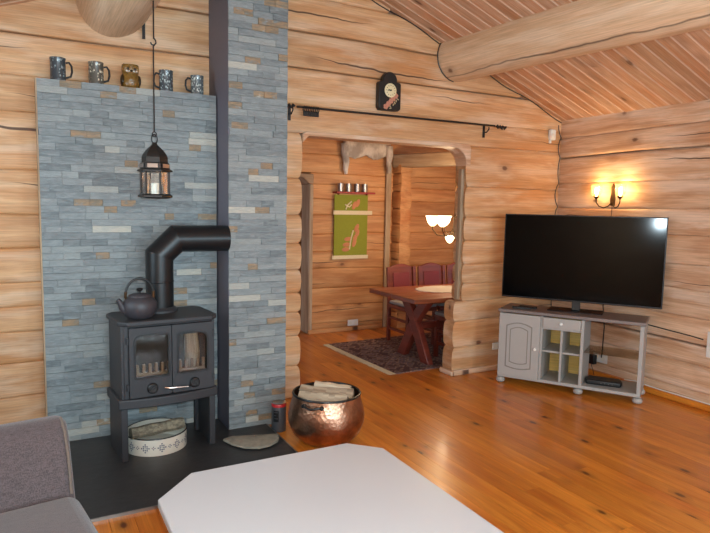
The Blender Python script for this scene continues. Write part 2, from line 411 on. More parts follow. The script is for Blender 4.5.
def log_wall(name, mat, frame, seams, rng, thick=.2, bulge=.017, seed=1, wav=.008, gaps=()):
    """one wall of stacked logs. frame(u, d, z): u along the wall, d = 0 at the bulge towards the room, d negative inside"""
    R = random.Random(seed); mb = MB()
    ph = [(R.random()*6, R.random()*6, .5+R.random()) for _ in seams]
    def sz(j, u):
        a, b, c = ph[j]
        return seams[j]+(wav*(math.sin(u*1.3*c+a)+.6*math.sin(u*3.1*c+b)) if 0 < j < len(seams)-1 else 0)
    vs = [0, .008, .022, .05, .10, .2, .5, .8, .90, .95, .978, .992, 1]
    for j in range(len(seams)-1):
        for (a, b) in rng(j, seams[j], seams[j+1]):
            r = R.random(); off = R.random()*9
            n = max(3, int((b-a)/.16))
            us = [a, a+.004, a+.02]+[a+(b-a)*i/n for i in range(1, n)]+[b-.02, b-.004, b]
            rings = []
            h = seams[j+1]-seams[j]
            bl = bulge*(.8+.4*R.random())
            for u in us:
                z0, z1 = sz(j, u)+(.006 if j in gaps else -.0006), sz(j+1, u)-(.006 if j+1 in gaps else -.0006)
                ring = []
                e = min(u-a, b-u)
                for v in vs:
                    p = (1-abs(2*v-1)**14)**.5 if 0 < v < 1 else 0
                    uu = u
                    if e < .03: uu = u+(.036*(1-pe(v)) if u-a < b-u else -.036*(1-pe(v)))*(1-e/.03)
                    ring.append((uu, -bulge+bl*p*(1 if e > .01 else .8), z0+(z1-z0)*v, v))
                for v in vs[::-1]:
                    p = (1-abs(2*v-1)**14)**.5 if 0 < v < 1 else 0
                    uu = u
                    if e < .03: uu = u+(.036*(1-pe(v)) if u-a < b-u else -.036*(1-pe(v)))*(1-e/.03)
                    ring.append((uu, -thick+bulge-bl*p, z0+(z1-z0)*v, v))
                rings.append(ring)
            ids = [[mb.vert(frame(*q[:3])) for q in ring] for ring in rings]
            m = len(rings[0])
            for i in range(len(us)-1):
                for k in range(m):
                    k2 = (k+1) % m
                    quad = ((i, k), (i, k2), (i+1, k2), (i+1, k))
                    uv = [(rings[x][y][0]+off, rings[x][y][3]*h+off*.7+(0 if y < m//2 else .5)) for x, y in quad]
                    uv2 = [(r, rings[x][y][3]) for x, y in quad]
                    mb.face([ids[x][y] for x, y in quad], uv, uv2)
            for i, rev in ((0, True), (-1, False)):
                q = list(range(m));  q = q[::-1] if rev else q
                mb.face([ids[i][k] for k in q], [(rings[i][k][1]*3+off, rings[i][k][2]) for k in q], [(r, 9.0) for k in q])
    for j in gaps:      # blocks added behind the open seams to stop outside light leaking in
        for (a, b) in rng(j, seams[j], seams[j+1]):
            P = [frame(u, d, z) for u in (a+.03, b-.03) for d in (-thick*.65, -thick*.4) for z in (seams[j]-.04, seams[j]+.04)]
            i = [mb.vert(p) for p in P]
            for f in ((0, 1, 3, 2), (4, 5, 7, 6), (0, 1, 5, 4), (2, 3, 7, 6), (0, 2, 6, 4), (1, 3, 7, 5)): mb.face([i[k] for k in f])
    return struct(mb.build(name, mat, smooth=50))

SB = [0, .275, .52, .715, .88, 1.06, 1.28, 1.505, 1.79, 2.09, 2.37, 2.65, 2.94, 3.2, 3.5]
OX0, OX1, OZ = 1.955, 3.60, 2.15
def rng_back(j, z0, z1):
    x0, x1 = XL-.1, XR+.1
    zz = z0+.03
    if zz > ROOF0: x0, x1 = XL+(zz-ROOF0)/SL, XR-(zz-ROOF0)/SL
    if x1-x0 < .2: return []
    if z0 < 2.0: return [(x0, OX0), (OX1 if z0 > .7 else 3.515, x1)]
    return [(x0, x1)]
SB2 = SB[:9]+[2.16]+[2.38, 2.65, 2.94, 3.2, 3.5]
log_wall('wall_back', M['log'], lambda u, d, z: (u, YB-d, z), SB2, rng_back, thick=.15, seed=4, gaps=(11, 12))
SR = [0, .13, .33, .52, .74, .95, 1.16, 1.40, 1.62, 1.86, 2.113, 2.314, 2.56]
log_wall('wall_right', M['log_pale'], lambda u, d, z: (4.80-d, u, z), SR, lambda j, a, b: [(YF, YB+.02)], seed=7, gaps=(3, 10))
WINL = (2.55, 3.85)  # added unseen window, there to brighten the grey side of the chimney
log_wall('wall_left', M['log'], lambda u, d, z: (XL+d, u, z), SR, lambda j, a, b: [(YF, WINL[0]), (WINL[1], YB+.02)] if .9 < a < 2.1 else [(YF, YB+.02)], seed=9)
WIN = [(.0, 1.5), (2.3, 3.8)]
def rng_front(j, z0, z1):
    x0, x1 = XL-.1, XR+.1
    if z0+.03 > ROOF0: x0, x1 = XL+(z0+.03-ROOF0)/SL, XR-(z0+.03-ROOF0)/SL
    if x1-x0 < .2: return []
    if .87 < z0+.01 and z1 < 2.2: return [(x0, WIN[0][0]), (WIN[0][1], WIN[1][0]), (WIN[1][1], x1)]
    return [(x0, x1)]
log_wall('wall_front', M['log'], lambda u, d, z: (u, YF+d, z), SB2, rng_front, seed=12)
for k, (a, b) in enumerate(WIN):  # unseen windows behind the camera, put in to carry the daylight fill
    mb = MB().framed([(a, .88), (b, .88), (b, 2.16), (a, 2.16)], [(a+.07, .95), (b-.07, .95), (b-.07, 2.09), (a+.07, 2.09)], YF-.12, YF-.05)
    mb.box((a+b)/2-.025, (a+b)/2+.025, YF-.11, YF-.06, .95, 2.09)
    w = struct(mb.build('window_%d' % (k+1), M['white'], bevel=.004))
    MB().box(a+.07, b-.07, YF-.09, YF-.084, .95, 2.09).build('pane', M['glass'], w)

mb = MB().framed([(WINL[0], .95), (WINL[1], .95), (WINL[1], 2.113), (WINL[0], 2.113)], [(WINL[0]+.07, 1.02), (WINL[1]-.07, 1.02), (WINL[1]-.07, 2.04), (WINL[0]+.07, 2.04)], XL-.12, XL-.05, 'yz')
mb.box(XL-.11, XL-.06, 3.175, 3.225, 1.02, 2.04)
w = struct(mb.build('window_3', M['white'], bevel=.004))
MB().box(XL-.09, XL-.084, WINL[0]+.07, WINL[1]-.07, 1.02, 2.04).build('pane', M['glass'], w)

# floor: pine boards running away from the camera
mb = MB(); R = random.Random(3); x = -1.1; w = .118
while x < 6.6:
    y = -2.6-R.random()*2
    while y < 8.6:
        L = 2.4+R.random()*2.4
        y0, y1 = max(y, -2.6), min(y+L-.001, 8.6)
        if y1 > y0:
            r = R.random(); off = R.random()*20
            b = [mb.vert(p) for p in ((x, y0, -.004), (x+.0012, y0, 0), (x+w-.0012, y0, 0), (x+w, y0, -.004), (x, y1, -.004), (x+.0012, y1, 0), (x+w-.0012, y1, 0), (x+w, y1, -.004))]
            for k in range(3):
                q = (b[k], b[k+1], b[k+5], b[k+4])
                mb.face(q, [(mb.v[i].y+off, mb.v[i].x-x+off) for i in q], [(r, .5)]*4)
        y += L
    x += w
mb.r = .5; mb.box(-1.1, 6.6, -2.6, 8.6, -.06, -.006)
struct(mb.build('floor', M['floor'], smooth=0))

# sloping board ceiling (two slopes), boards running down the slope
mb = MB(); R = random.Random(8); y = YF-.1; bw = .112
xm = (XL+XR)/2; zm = roof(xm)
while y < YB+.15:
    for sgn, xe in ((1, XR+.12), (-1, XL-.12)):
        r = R.random(); off = R.random()*20
        def pt(x, yy, dz): return (x, yy, ROOF0+SL*((XR-x) if sgn > 0 else (x-XL))+dz)
        prof = [(0, .012), (.015, 0), (bw-.003, 0), (bw, .012)]
        A = [mb.vert(pt(xm, y+p, d)) for p, d in prof]; B = [mb.vert(pt(xe, y+p, d)) for p, d in prof]
        LL = abs(xe-xm)*1.065
        for k in range(3):
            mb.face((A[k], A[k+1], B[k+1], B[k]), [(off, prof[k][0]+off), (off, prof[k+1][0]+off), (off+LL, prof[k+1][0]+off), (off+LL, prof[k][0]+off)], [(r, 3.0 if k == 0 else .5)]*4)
    y += bw
for sgn, xe in ((1, XR+.12), (-1, XL-.12)):
    zt = ROOF0+SL*((XR-xe) if sgn > 0 else (xe-XL))
    q = [(xm, zm+.013), (xe, zt+.013), (xe, zt+.1), (xm, zm+.1)]
    mb.prism(q, YF-.1, YB+.2, 'xz')
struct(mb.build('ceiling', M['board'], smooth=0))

# roof log beams
def logbeam(name, a, b, r, seed, label, mat='beam_plain'):
    R = random.Random(seed); mb = MB(); mb.r = R.random()
    a, b = Vector(a), Vector(b); n = 16; seg = 26; rr = []
    ph = [R.random()*6 for _ in range(4)]
    d = (b-a).normalized(); U = d.cross(Vector((0, 0, 1))).normalized(); V = U.cross(d)
    for i in range(n+1):
        t = i/n; c = a.lerp(b, t); ring = []
        for k in range(seg):
            an = 2*PI*k/seg
            rad = r*(1+.02*math.sin(3*an+ph[0]+t*3)+.015*math.sin(2*an+ph[1]+5*t))
            ring.append(c+(U*math.cos(an)+V*math.sin(an))*rad)
        rr.append(ring)
    mb.rings(rr)
    o = mb.build(name, M[mat], smooth=60)
    return struct(tag(o, label, 'beam'))
logbeam('ceiling_beam', (3.45, 4.53, 2.925), (3.78, -2.4, 2.80), .205, 5, 'thick peeled log beam under the right ceiling slope', 'beam')
logbeam('ceiling_beam', (.56, 4.53, 2.93), (.56, -2.4, 2.93), .235, 6, 'rounded log beam end at top left above the mugs')
logbeam('ceiling_beam', (xm, 4.53, 3.36), (xm, -2.4, 3.36), .16, 16, 'ridge log beam at the peak of the ceiling')

# dark sealing strip in the scribed corner and along the gable
pts = []
for k in range(len(SR)-1):
    for i in range(6):
        z = SR[k]+(SR[k+1]-SR[k])*i/6
        if z < 2.46: pts.append((4.797-(.02+.012*(k*7%3))*math.sin(PI*i/6)**.8, YB-.006, z))
struct(MB().tube(pts, .0042, 6).build('trim_5', M['iron_dark']))
g = [(x, YB-.006, roof(x)-.014+.012*math.sin(x*9)) for x in [4.79-.08*i for i in range(15)]]
struct(MB().tube(g, .0045, 6).build('trim_6', M['iron_dark']))
g = [(3.45+.216*math.cos(a), YB-.006, 2.925+.21*math.sin(a)) for a in [2.6+i*.14 for i in range(15)]]
struct(MB().tube(g, .005, 6).build('trim_7', M['iron_dark']))
g = [(x, YB-.006, roof(x)-.014+.012*math.sin(x*9)) for x in [3.26-.08*i for i in range(16)]]
struct(MB().tube(g, .0045, 6).build('trim_8', M['iron_dark']))
# opening trims
mb = MB()
top = [(OX0-.005, 2.085), (OX0+.05, 2.14), (OX1-.16, 2.14)]+arc(OX1-.16, 1.98, .16, PI/2, 0, 8)[1:]
out = [(OX0-.005, 2.155), (OX0+.03, 2.175), (OX1-.10, 2.175), (OX1+.02, 2.175), (OX1+.045, 2.15), (OX1+.045, 2.12), (OX1+.045, 2.09), (OX1+.045, 2.06), (OX1+.045, 2.03), (OX1+.045, 2.0), (OX1+.045, 1.98)]
n = min(len(top), len(out)); top, out = top[:n], out[:n]
A = [[mb.vert((p[0], d, p[1])) for p in q] for q in (top, out) for d in (YB-.012, YB+.16)]
for i in range(n-1):
    mb.face((A[0][i], A[0][i+1], A[2][i+1], A[2][i])); mb.face((A[1][i+1], A[1][i], A[3][i], A[3][i+1]))
    mb.face((A[0][i+1], A[0][i], A[1][i], A[1][i+1])); mb.face((A[2][i], A[2][i+1], A[3][i+1], A[3][i]))
for i in (0, n-1): mb.face((A[0][i], A[1][i], A[3][i], A[2][i]))
struct(mb.build('trim_1', M['log_pale'], bevel=.006))
mb = MB().box(OX1-.012, OX1+.03, YB+.045, YB+.095, .72, 1.95)
struct(mb.build('trim_2', [M['table_wood']], bevel=.006)); bpy.data.objects['trim_2'].data.materials[0] = M['grey_wood']
struct(MB().box(4.755, 4.80, -2.3, 4.47, 0, .055).build('baseboard_right', M['floor'], bevel=.008))
mb = MB(); mb.box(3.49, 4.78, YB-.045, YB-.002, 0, .05); mb.box(3.48, 3.525, YB-.045, YB+.15, 0, .05)
struct(mb.build('baseboard_back', M['log_pale'], bevel=.012))

# dining room behind the opening
YD = 6.76
SD = [0, .10, .33, .56, .80, 1.02, 1.24, 1.46, 1.66, 1.83, 1.98, 2.2, 2.46]
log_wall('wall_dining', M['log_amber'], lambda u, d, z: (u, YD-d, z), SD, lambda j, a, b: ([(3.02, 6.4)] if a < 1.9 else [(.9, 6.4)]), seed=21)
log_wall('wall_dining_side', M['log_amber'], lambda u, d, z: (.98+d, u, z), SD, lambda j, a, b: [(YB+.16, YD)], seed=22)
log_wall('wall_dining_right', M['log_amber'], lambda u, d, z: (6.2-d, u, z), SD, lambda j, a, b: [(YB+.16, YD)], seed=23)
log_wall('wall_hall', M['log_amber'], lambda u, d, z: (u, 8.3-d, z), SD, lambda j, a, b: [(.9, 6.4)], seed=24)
log_wall('wall_cross', M['log_amber'], lambda u, d, z: (4.20-d, u, z), [0, .22, .45, .66, .9, 1.12, 1.36, 1.56, 1.78, 2.0, 2.13], lambda j, a, b: [(6.56, 6.80)], thick=.17, bulge=.05, seed=25)
mb = MB(); R = random.Random(4); y = YB+.2
while y < 8.4:
    mb.box(.9, 6.4, y, y+.108, 2.46, 2.50, r=R.random()); y += .11
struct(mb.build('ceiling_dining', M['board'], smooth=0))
struct(MB().box(4.085, 4.16, 6.715, 6.745, 0, 2.13).build('trim_3', M['grey_wood'], bevel=.008))
mb = MB(); mb.box(3.0, 3.055, 6.70, 6.95, 0, 1.84); mb.prism([(3.0, 1.84), (3.055, 1.84), (3.055, 1.96), (2.80, 1.96), (2.80, 1.93), (2.92, 1.91)], 6.70, 6.95, 'xz')
struct(mb.build('trim_4', M['grey_wood'], bevel=.02))
struct(MB().box(3.0, 4.06, 6.69, 6.73, 0, .055).build('baseboard_dining', M['log_amber'], bevel=.008))
mb = MB(); mb.r = .3
mb.bar((4.23, 6.74, 2.17), (4.95, 4.74, 2.17), .16, .17)
struct(tag(mb.build('dining_beam', M['grey_wood'], bevel=.02), 'square grey beam under the dining room ceiling', 'beam'))

# ------------------------------------------------------------------ slate panel, chimney, hearth
def slate_face(mb, fr, W, H, seed, rust=.05, h=.0435):
    """fr(u, d, z): courses of split slate, d outwards"""
    R = random.Random(seed); z = 0; nrow = round(H/h); hh = H/nrow
    for i in range(nrow):
        u = -R.random()*.2
        while u < W:
            isr = R.random() < rust; L = (R.choice((.07, .09, .11)) if isr else R.choice((.10, .14, .18, .22, .27)))*(.85+.3*R.random()); u1 = u+L
            a, b = max(u, 0), min(u1, W)
            if W-b < .04: b = W; u1 = W
            if b-a > .012:
                d = R.random()*.011; r = R.random(); q = 1 if isr else 0; off = R.random()*30
                z0, z1 = i*hh+.0008, (i+1)*hh-.0008; a2, b2 = a+.0006, b-.0006
                P = [(a2, -.03, z0), (b2, -.03, z0), (b2, -.03, z1), (a2, -.03, z1), (a2, d, z0), (b2, d, z0), (b2, d, z1), (a2, d, z1)]
                ids = [mb.vert(fr(*p)) for p in P]
                for f in ((4, 5, 6, 7), (0, 1, 5, 4), (3, 2, 6, 7), (0, 3, 7, 4), (1, 2, 6, 5)):
                    mb.face([ids[k] for k in f], [(P[k][0]+off, P[k][2]+P[k][1]+off) for k in f], [(r, q)]*4)
            u = u1
PY = 4.29
t = thing('slate_wall_panel', 'grey split-slate wall panel standing behind the black stove', 'stone panel', (.08, PY, 0))
mb = MB(); slate_face(mb, lambda u, d, z: (u, -d, z), 1.115, 2.34, 31, .10)
mb.build('slate_facing', M['slate'], t, smooth=0)
mb = MB(); mb.box(0.002, 1.113, .012, .20, 0, 2.336); mb.build('backing', M['side_grey'], t, smooth=0)
MB().box(-.008, .0, -.004, .20, 0, 2.34).build('edge_trim', M['grey_wood'], t, smooth=0)
CX0, CX1, CY = 1.205, 1.625, 4.03
t = thing('chimney_column', 'tall slate-faced chimney column with plain grey side, right of the stove', 'chimney', (CX0, CY, 0))
mb = MB(); slate_face(mb, lambda u, d, z: (u, -d, z), CX1-CX0, 3.23, 33, .13)
mb.build('slate_facing', M['slate'], t, smooth=0)
mb = MB(); slate_face(mb, lambda u, d, z: (CX1-CX0+d-.006, u, z), .47, 3.23, 34, .05); mb.build('side_facing', M['slate'], t, smooth=0)
o = MB().box(0, CX1-CX0-.02, .004, .476, 0, 3.235).build('side_panel', M['side_grey'], t, smooth=0); o['label'] = 'smooth grey painted side'

t = thing('hearth_slab', 'black slate hearth slab on the floor under the stove', 'hearth', (0, 0, 0))
mb = MB().prism([(-.94, 3.145), (1.475, 3.145), (1.475, 4.02), (1.20, 4.02), (1.20, 4.27), (-.94, 4.27)], .0, .014); mb.build('slab', M['hearth'], t, bevel=.002)
mb = MB().bar((-.94, 3.139, .008), (1.48, 3.139, .008), .008, .016); mb.bar((1.479, 3.135, .008), (1.479, 4.02, .008), .008, .016); mb.build('edge_strip', M['steel_trim'], t)

# ------------------------------------------------------------------ wood stove
SA = math.radians(5)
t = thing('wood_stove', 'black cast iron wood stove with two glass doors on the slate hearth', 'stove', (.464, 3.765, .0143), SA)
t.scale = (.965, .965, .985)
I = M['iron']
def plate(x0, x1, y0, y1, z0, z1, name, mat=None, par=None, bev=.004, nm=None):
    return MB().box(x0, x1, y0, y1, z0, z1).build(name, mat or I, par or t, bevel=bev)
for x0, x1, xi in ((.0, .04, 0), (.57, .61, 1)):
    mb = MB().box(x0, x1, 0, .04, 0, .335)
    px = (x0, x0+.016) if xi == 0 else (x1-.016, x1)
    mb.box(px[0], px[1], .03, .31, .0, .335); mb.box(x0, x1, .30, .335, 0, .335)
    mb.build('leg', I, t, bevel=.004)
bow = [(-.015, .34), (-.015, -.005)]+[(-.015+.64*i/12, -.005-.045*math.sin(PI*i/12)) for i in range(1, 12)]+[(.625, -.005), (.625, .34)]
MB().prism(bow, .335, .395).build('base_shelf', I, t, bevel=.008, seg=3)
mb = MB().box(.005, .022, .0, .335, .395, .855); mb.box(.588, .605, .0, .335, .395, .855); mb.box(.022, .588, .318, .335, .395, .855)
mb.box(.022, .05, .0, .02, .395, .855); mb.box(.583, .588, .0, .02, .395, .855); mb.box(.05, .583, .0, .02, .838, .855)
mb.box(.022, .588, .01, .318, .395, .41)
mb.build('body', I, t, bevel=.004)
mb = MB().box(.024, .04, .04, .316, .412, .83); mb.box(.57, .586, .04, .316, .412, .83); mb.box(.04, .57, .30, .316, .412, .83)
mb.build('firebrick_lining', M['soot'], t)
mb = MB().box(.04, .57, .05, .30, .412, .47); mb.build('ash_bed', M['brick'], t)
mb = MB().box(.055, .555, .04, .05, .47, .535)
for i in range(13): mb.box(.065+i*.039, .083+i*.039, .036, .054, .535, .592)
mb.build('grate', M['brick'], t, bevel=.003)
tp = [(-.012, .01), (.035, -.045), (.575, -.045), (.625, .01), (.625, .33), (.58, .38), (.03, .38), (-.012, .33)]
MB().prism(tp, .852, .882).build('top_plate', I, t, bevel=.008, seg=3)
for nm, x0, x1, wx0, wx1, wz1, lr in (('l', .05, .312, .082, .295, .79, 1), ('r', .316, .583, .352, .55, .78, 0)):
    zb, zt = .40, .838
    n = 5; rr = .045
    def rrect(x0, x1, z0, z1, rl, rr_):
        return arc(x0+.012, z0+.012, .012, PI, 1.5*PI, n)+arc(x1-.012, z0+.012, .012, 1.5*PI, 2*PI, n)+arc(x1-rr_, z1-rr_, rr_, 0, PI/2, n)+arc(x0+rl, z1-rl, rl, PI/2, PI, n)
    inner = rrect(wx0, wx1, .522, wz1, .05 if lr else .02, .02 if lr else .05)
    outer = rrect(x0, x1, zb, zt, .004, .004)
    mb = MB().framed(outer, inner, -.022, .0); d = mb.build('door', I, t, bevel=.002)
    i2 = rrect(wx0-.006, wx1+.006, .516, wz1+.006, .05 if lr else .02, .02 if lr else .05)
    i3 = rrect(wx0+.006, wx1-.006, .528, wz1-.006, .045 if lr else .016, .016 if lr else .045)
    MB().framed(i2, i3, -.027, -.012).build('window_rim', M['iron_dark'], d)
    MB().prism(inner, -.012, -.007, 'xz').build('glass', M['stove_glass'], d)
    kx = .187 if lr else .459
    mb = MB().lathe([(.034, 0), (.034, .012), (.027, .02)], (kx, -.022, .452), 20, M=Matrix.Rotation(PI/2, 3, 'X'))
    mb.box(-.031, .031, -.05, -.03, -.006, .006, Matrix.Translation((kx, 0, .452)) @ Matrix.Rotation(math.radians(-35 if lr else 40), 4, 'Y'))
    mb.build('air_knob', M['iron_dark'], d, bevel=.002)
    for z in (.47, .76):
        hx = x0-.008 if lr else x1+.008
        MB().lathe([(.009, -.02), (.009, .02)], (hx, -.014, z), 10).build('hinge', I, d)
mb = MB().tube([(.266, -.03, .445), (.29, -.05, .444), (.41, -.05, .436), (.425, -.03, .435)], .0075, 8); o = mb.build('door_handle', M['chrome'], t); o['label'] = 'polished steel handle bar'

# birch log standing behind right glass
mb = MB(); mb.r = .2; mb.tube([(.925, 3.925, .486), (.93, 3.928, .62), (.918, 3.926, .79)], [.045, .05, .042], 9)
tag(mb.build('firewood_log', M['birch']), 'pale log standing inside the stove behind the right glass door', 'log')

# stove pipe
t = thing('stove_pipe', 'black flue pipe bending from the stove top into the chimney', 'pipe', (.752, 4.05, .8848))
Pp = [Vector((0, 0, 0)), Vector((0, 0, .365)), Vector((.11, 0, .472)), Vector((.450, 0, .472))]
pr = .087
def pring(i):
    d0 = (Pp[i]-Pp[i-1]).normalized() if i > 0 else None; d1 = (Pp[i+1]-Pp[i]).normalized() if i < 3 else None
    if d0 is None: d0 = d1
    if d1 is None: d1 = d0
    dd = (d0+d1).normalized(); U = Vector((dd.z, 0, -dd.x)); k = 1/max(.3, dd.dot(d0))
    return [Pp[i]+U*(pr*k*math.cos(2*PI*q/32))+Vector((0, 1, 0))*(pr*math.sin(2*PI*q/32)) for q in range(32)]
for i, nm in enumerate(('vertical_pipe', 'elbow', 'horizontal_pipe')):
    MB().rings([pring(i), pring(i+1)], True, True).build(nm, M['pipe'], t, smooth=30)
MB().lathe([(.11, -.003), (.11, .012), (.09, .03), (pr+.001, .03)], (0, 0, 0), 32).build('collar', M['iron'], t)
mb = MB().lathe([(pr+.0005, .19), (pr+.003, .193), (pr+.003, .199), (pr+.0005, .202)], (0, 0, 0), 32, cap=False); mb.build('seam_ring', M['pipe'], t)

# kettle
t = thing('kettle', 'black cast iron kettle with hoop handle on the stove top', 'kettle', (.594, 3.845, .8835))
t.scale = (.98, .98, 1.1)
MB().lathe([(.055, 0), (.072, .006), (.094, .03), (.104, .06), (.103, .085), (.09, .108), (.068, .122), (.06, .124)], (0, 0, 0), 32).build('body', M['kettle'], t, smooth=60)
l = MB().lathe([(.068, .122), (.066, .13), (.045, .138), (.012, .142)], (0, 0, 0), 28).build('lid', M['kettle'], t, smooth=60)
MB().lathe([(.008, .14), (.008, .15), (.018, .158), (.02, .166), (.012, .17)], (0, 0, 0), 16).build('lid_knob', M['iron_dark'], l)
MB().tube([(-.085, -.01, .05), (-.108, -.015, .07), (-.12, -.018, .098), (-.132, -.02, .112)], [.026, .02, .015, .013], 12).build('spout', M['kettle'], t)
h = MB().tube([(-.084*math.cos(PI*i/14), .0, .128+.095*math.sin(PI*i/14)) for i in range(15)], .0065, 10).build('handle', M['iron_dark'], t)
for s in (-1, 1):
    MB().tube([(s*.082, 0, .15), (s*.084, 0, .12), (s*.072, 0, .106)], .009, 8).build('handle_ear', M['brass'], t)

# cake tin under the stove
t = thing('storage_tin', 'round white tin with blue pattern on the hearth beneath the stove', 'tin', (.70, 3.965, .0145))
tr, th = .192, .108
MB().lathe([(tr, 0), (tr, th), (tr-.004, th), (tr-.004, .004)], (0, 0, 0), 48, cap=True).build('body', M['white_tin'], t)
MB().tube([(tr*1.005*math.cos(a*PI/24), tr*1.005*math.sin(a*PI/24), th) for a in range(48)], .004, 8, close=True).build('rim', M['iron_dark'], t)
mb = MB()
def dia(an, z, w, h):
    q = []
    for du, dz in ((-w, 0), (0, -h), (w, 0), (0, h)):
        a = an+du/tr; q.append(mb.vert(((tr+.0012)*math.cos(a), (tr+.0012)*math.sin(a), z+dz)))
    mb.face(q)
for k in range(12):
    an = 2*PI*k/12; zc = .052
    for i in (-2, -1, 0, 1, 2):
        for j in (-2, -1, 0, 1, 2):
            if abs(i)+abs(j) in (1, 2) and (i, j) != (0, 0): dia(an+i*.0115/tr, zc+j*.0125, .0052, .0058)
    dia(an, zc, .003, .003)
    b = an+PI/12
    for i, j in ((-1, 0), (1, 0), (0, 1), (0, -1)): dia(b+i*.008/tr, zc+j*.008, .0042, .0045)
o = mb.build('printed_motif', M['blue_print'], t, smooth=0); o['label'] = 'blue diamond pattern band'
def splitlog(a, b, r, seed, name, label, mat, group=None, half=True):
    R = random.Random(seed); mb = MB(); mb.r = R.random()
    a, b = Vector(a), Vector(b); d = (b-a).normalized(); U = d.cross(Vector((0, 0, 1))).normalized(); V = U.cross(d); rot = R.random()*6
    n = 8; angs = [0, .35, .75, 1.15, 1.55, 1.9] if half else [i*2*PI/9 for i in range(9)]
    base = [(.15*(R.random()-.5)+math.cos(x)*1.0, math.sin(x)*1.0) for x in angs]
    if half: base.append((-.35, -.25))
    base = [(x*math.cos(rot)-y*math.sin(rot), x*math.sin(rot)+y*math.cos(rot)) for x, y in base]
    rr = []
    for i in range(n+1):
        c = a.lerp(b, i/n); s = r*(1+.08*math.sin(i*1.7+seed))
        rr.append([c+(U*x+V*y)*s*(1+.06*(R.random()-.5)) for x, y in base])
    mb.rings(rr)
    return tag(mb.build(name, mat, smooth=25), label, 'log', group)
splitlog((.53, 3.87, .150), (.865, 3.925, .152), .037, 3, 'firewood_log', 'grey bark log lying across the top of the white patterned tin', M['bark'], half=False)

# flat stone, can
mb = MB(); R = random.Random(5)
pts = [(1.10, 3.82), (1.13, 3.72), (1.19, 3.63), (1.27, 3.585), (1.35, 3.595), (1.42, 3.64), (1.455, 3.71), (1.465, 3.75), (1.44, 3.765), (1.36, 3.775), (1.27, 3.81), (1.17, 3.845)]
cx = sum(p[0] for p in pts)/len(pts); cy = sum(p[1] for p in pts)/len(pts)
mb.rings([[Vector((cx+(x-cx)*k, cy+(y-cy)*k, z+.006*R.random()*(k < 1))) for x, y in pts] for k, z in ((.93, .0145), (1, .024), (.97, .034), (.6, .044), (.2, .046))])
tag(mb.build('flat_stone', M['stone'], smooth=30), 'flat pale stone lying on the hearth in front of the chimney column', 'stone')
t = thing('metal_can', 'dark grey metal can with red top band beside the copper pot', 'can', (1.527, 3.90, .0005))
t.scale = (1.12, 1.12, 1.0)
MB().lathe([(.044, 0), (.046, .003), (.046, .195), (.044, .2)], (0, 0, 0), 28).build('body', M['can'], t)
MB().lathe([(.0468, .178), (.0468, .197), (.0455, .199)], (0, 0, 0), 28, cap=False).build('red_band', M['red'], t)
MB().lathe([(.044, .199), (.046, .204), (.042, .206), (.01, .203)], (0, 0, 0), 28).build('lid', M['chrome'], t)
mb = MB()
def patch(a0, a1, z0, z1, rr):
    A = [mb.vert((rr*math.cos(a0+(a1-a0)*i/5), rr*math.sin(a0+(a1-a0)*i/5), z)) for z in (z0, z1) for i in range(6)]
    for i in range(5): mb.face((A[i], A[i+1], A[i+7], A[i+6]))
patch(-2.75, -1.95, .075, .155, .0466); mb.build('printed_label', M['black'], t)
mb = MB()
for k, (a0, a1) in enumerate(((-2.65, -2.1), (-2.65, -2.3), (-2.6, -2.05))): patch(a0, a1, .14-.022*k, .146-.022*k, .0469)
mb.build('label_lines', M['can'], t)

# ------------------------------------------------------------------ copper pot with logs
PCX, PCY = 1.752, 3.595
t = thing('copper_pot', 'round hammered copper pot filled with firewood on the pine floor', 'pot', (PCX, PCY, 0))
prof = [(r_*1.03, z_*1.15) for r_, z_ in [(.11, 0), (.17, .012), (.222, .06), (.248, .12), (.252, .165), (.243, .21), (.228, .25), (.219, .29), (.216, .29), (.224, .25), (.238, .21), (.247, .165), (.243, .12), (.218, .065), (.165, .018), (.01, .012)]]
MB().lathe(prof, (0, 0, 0), 56).build('body', M['copper'], t, smooth=70)
MB().tube([(.2256*math.cos(a*PI/28), .2256*math.sin(a*PI/28), .334) for a in range(56)], .008, 8, close=True).build('rim', M['iron_dark'], t)
for an in (math.radians(-138), math.radians(42)):
    c, s = math.cos(an), math.sin(an)
    mb = MB()
    P = lambda r, w, z: (1.03*(c*r-s*w), 1.03*(s*r+c*w), z*1.15)
    mb.tube([P(.226, -.06, .262), P(.25, -.052, .268), P(.262, -.025, .262), P(.266, 0, .258), P(.262, .025, .262), P(.25, .052, .268), P(.226, .06, .262)], .0075, 8)
    mb.ell(P(.229, -.06, .262), .018, .018, .014, 10, 6); mb.ell(P(.229, .06, .262), .018, .018, .014, 10, 6)
    mb.build('handle', M['iron_dark'], t)
LG = [(-.14, .314, .040, .006, .06, 'nearest the front rim of the copper pot'), (-.068, .330, .041, -.004, -.05, 'second from the front rim of copper pot'),
      (.004, .342, .039, .012, .04, 'across the middle of the copper pot'), (.072, .33, .036, -.01, -.04, 'second from the back rim of copper pot'),
      (.138, .322, .034, .006, .03, 'nearest the back rim of the copper pot')]
for i, (off, z, r, dz, da, lb) in enumerate(LG):
    L_ = math.sqrt(.194**2-off**2)*.95; q = -.78+da; ux, uy = math.cos(q), math.sin(q); ox, oy = .70*off, .71*off
    splitlog((PCX+ox-ux*L_, PCY+oy-uy*L_, z+dz), (PCX+ox+ux*L_, PCY+oy+uy*L_, z-dz), r, 11+i, 'firewood_log', 'split birch log '+lb, M['birch'], 'split logs in the copper pot')

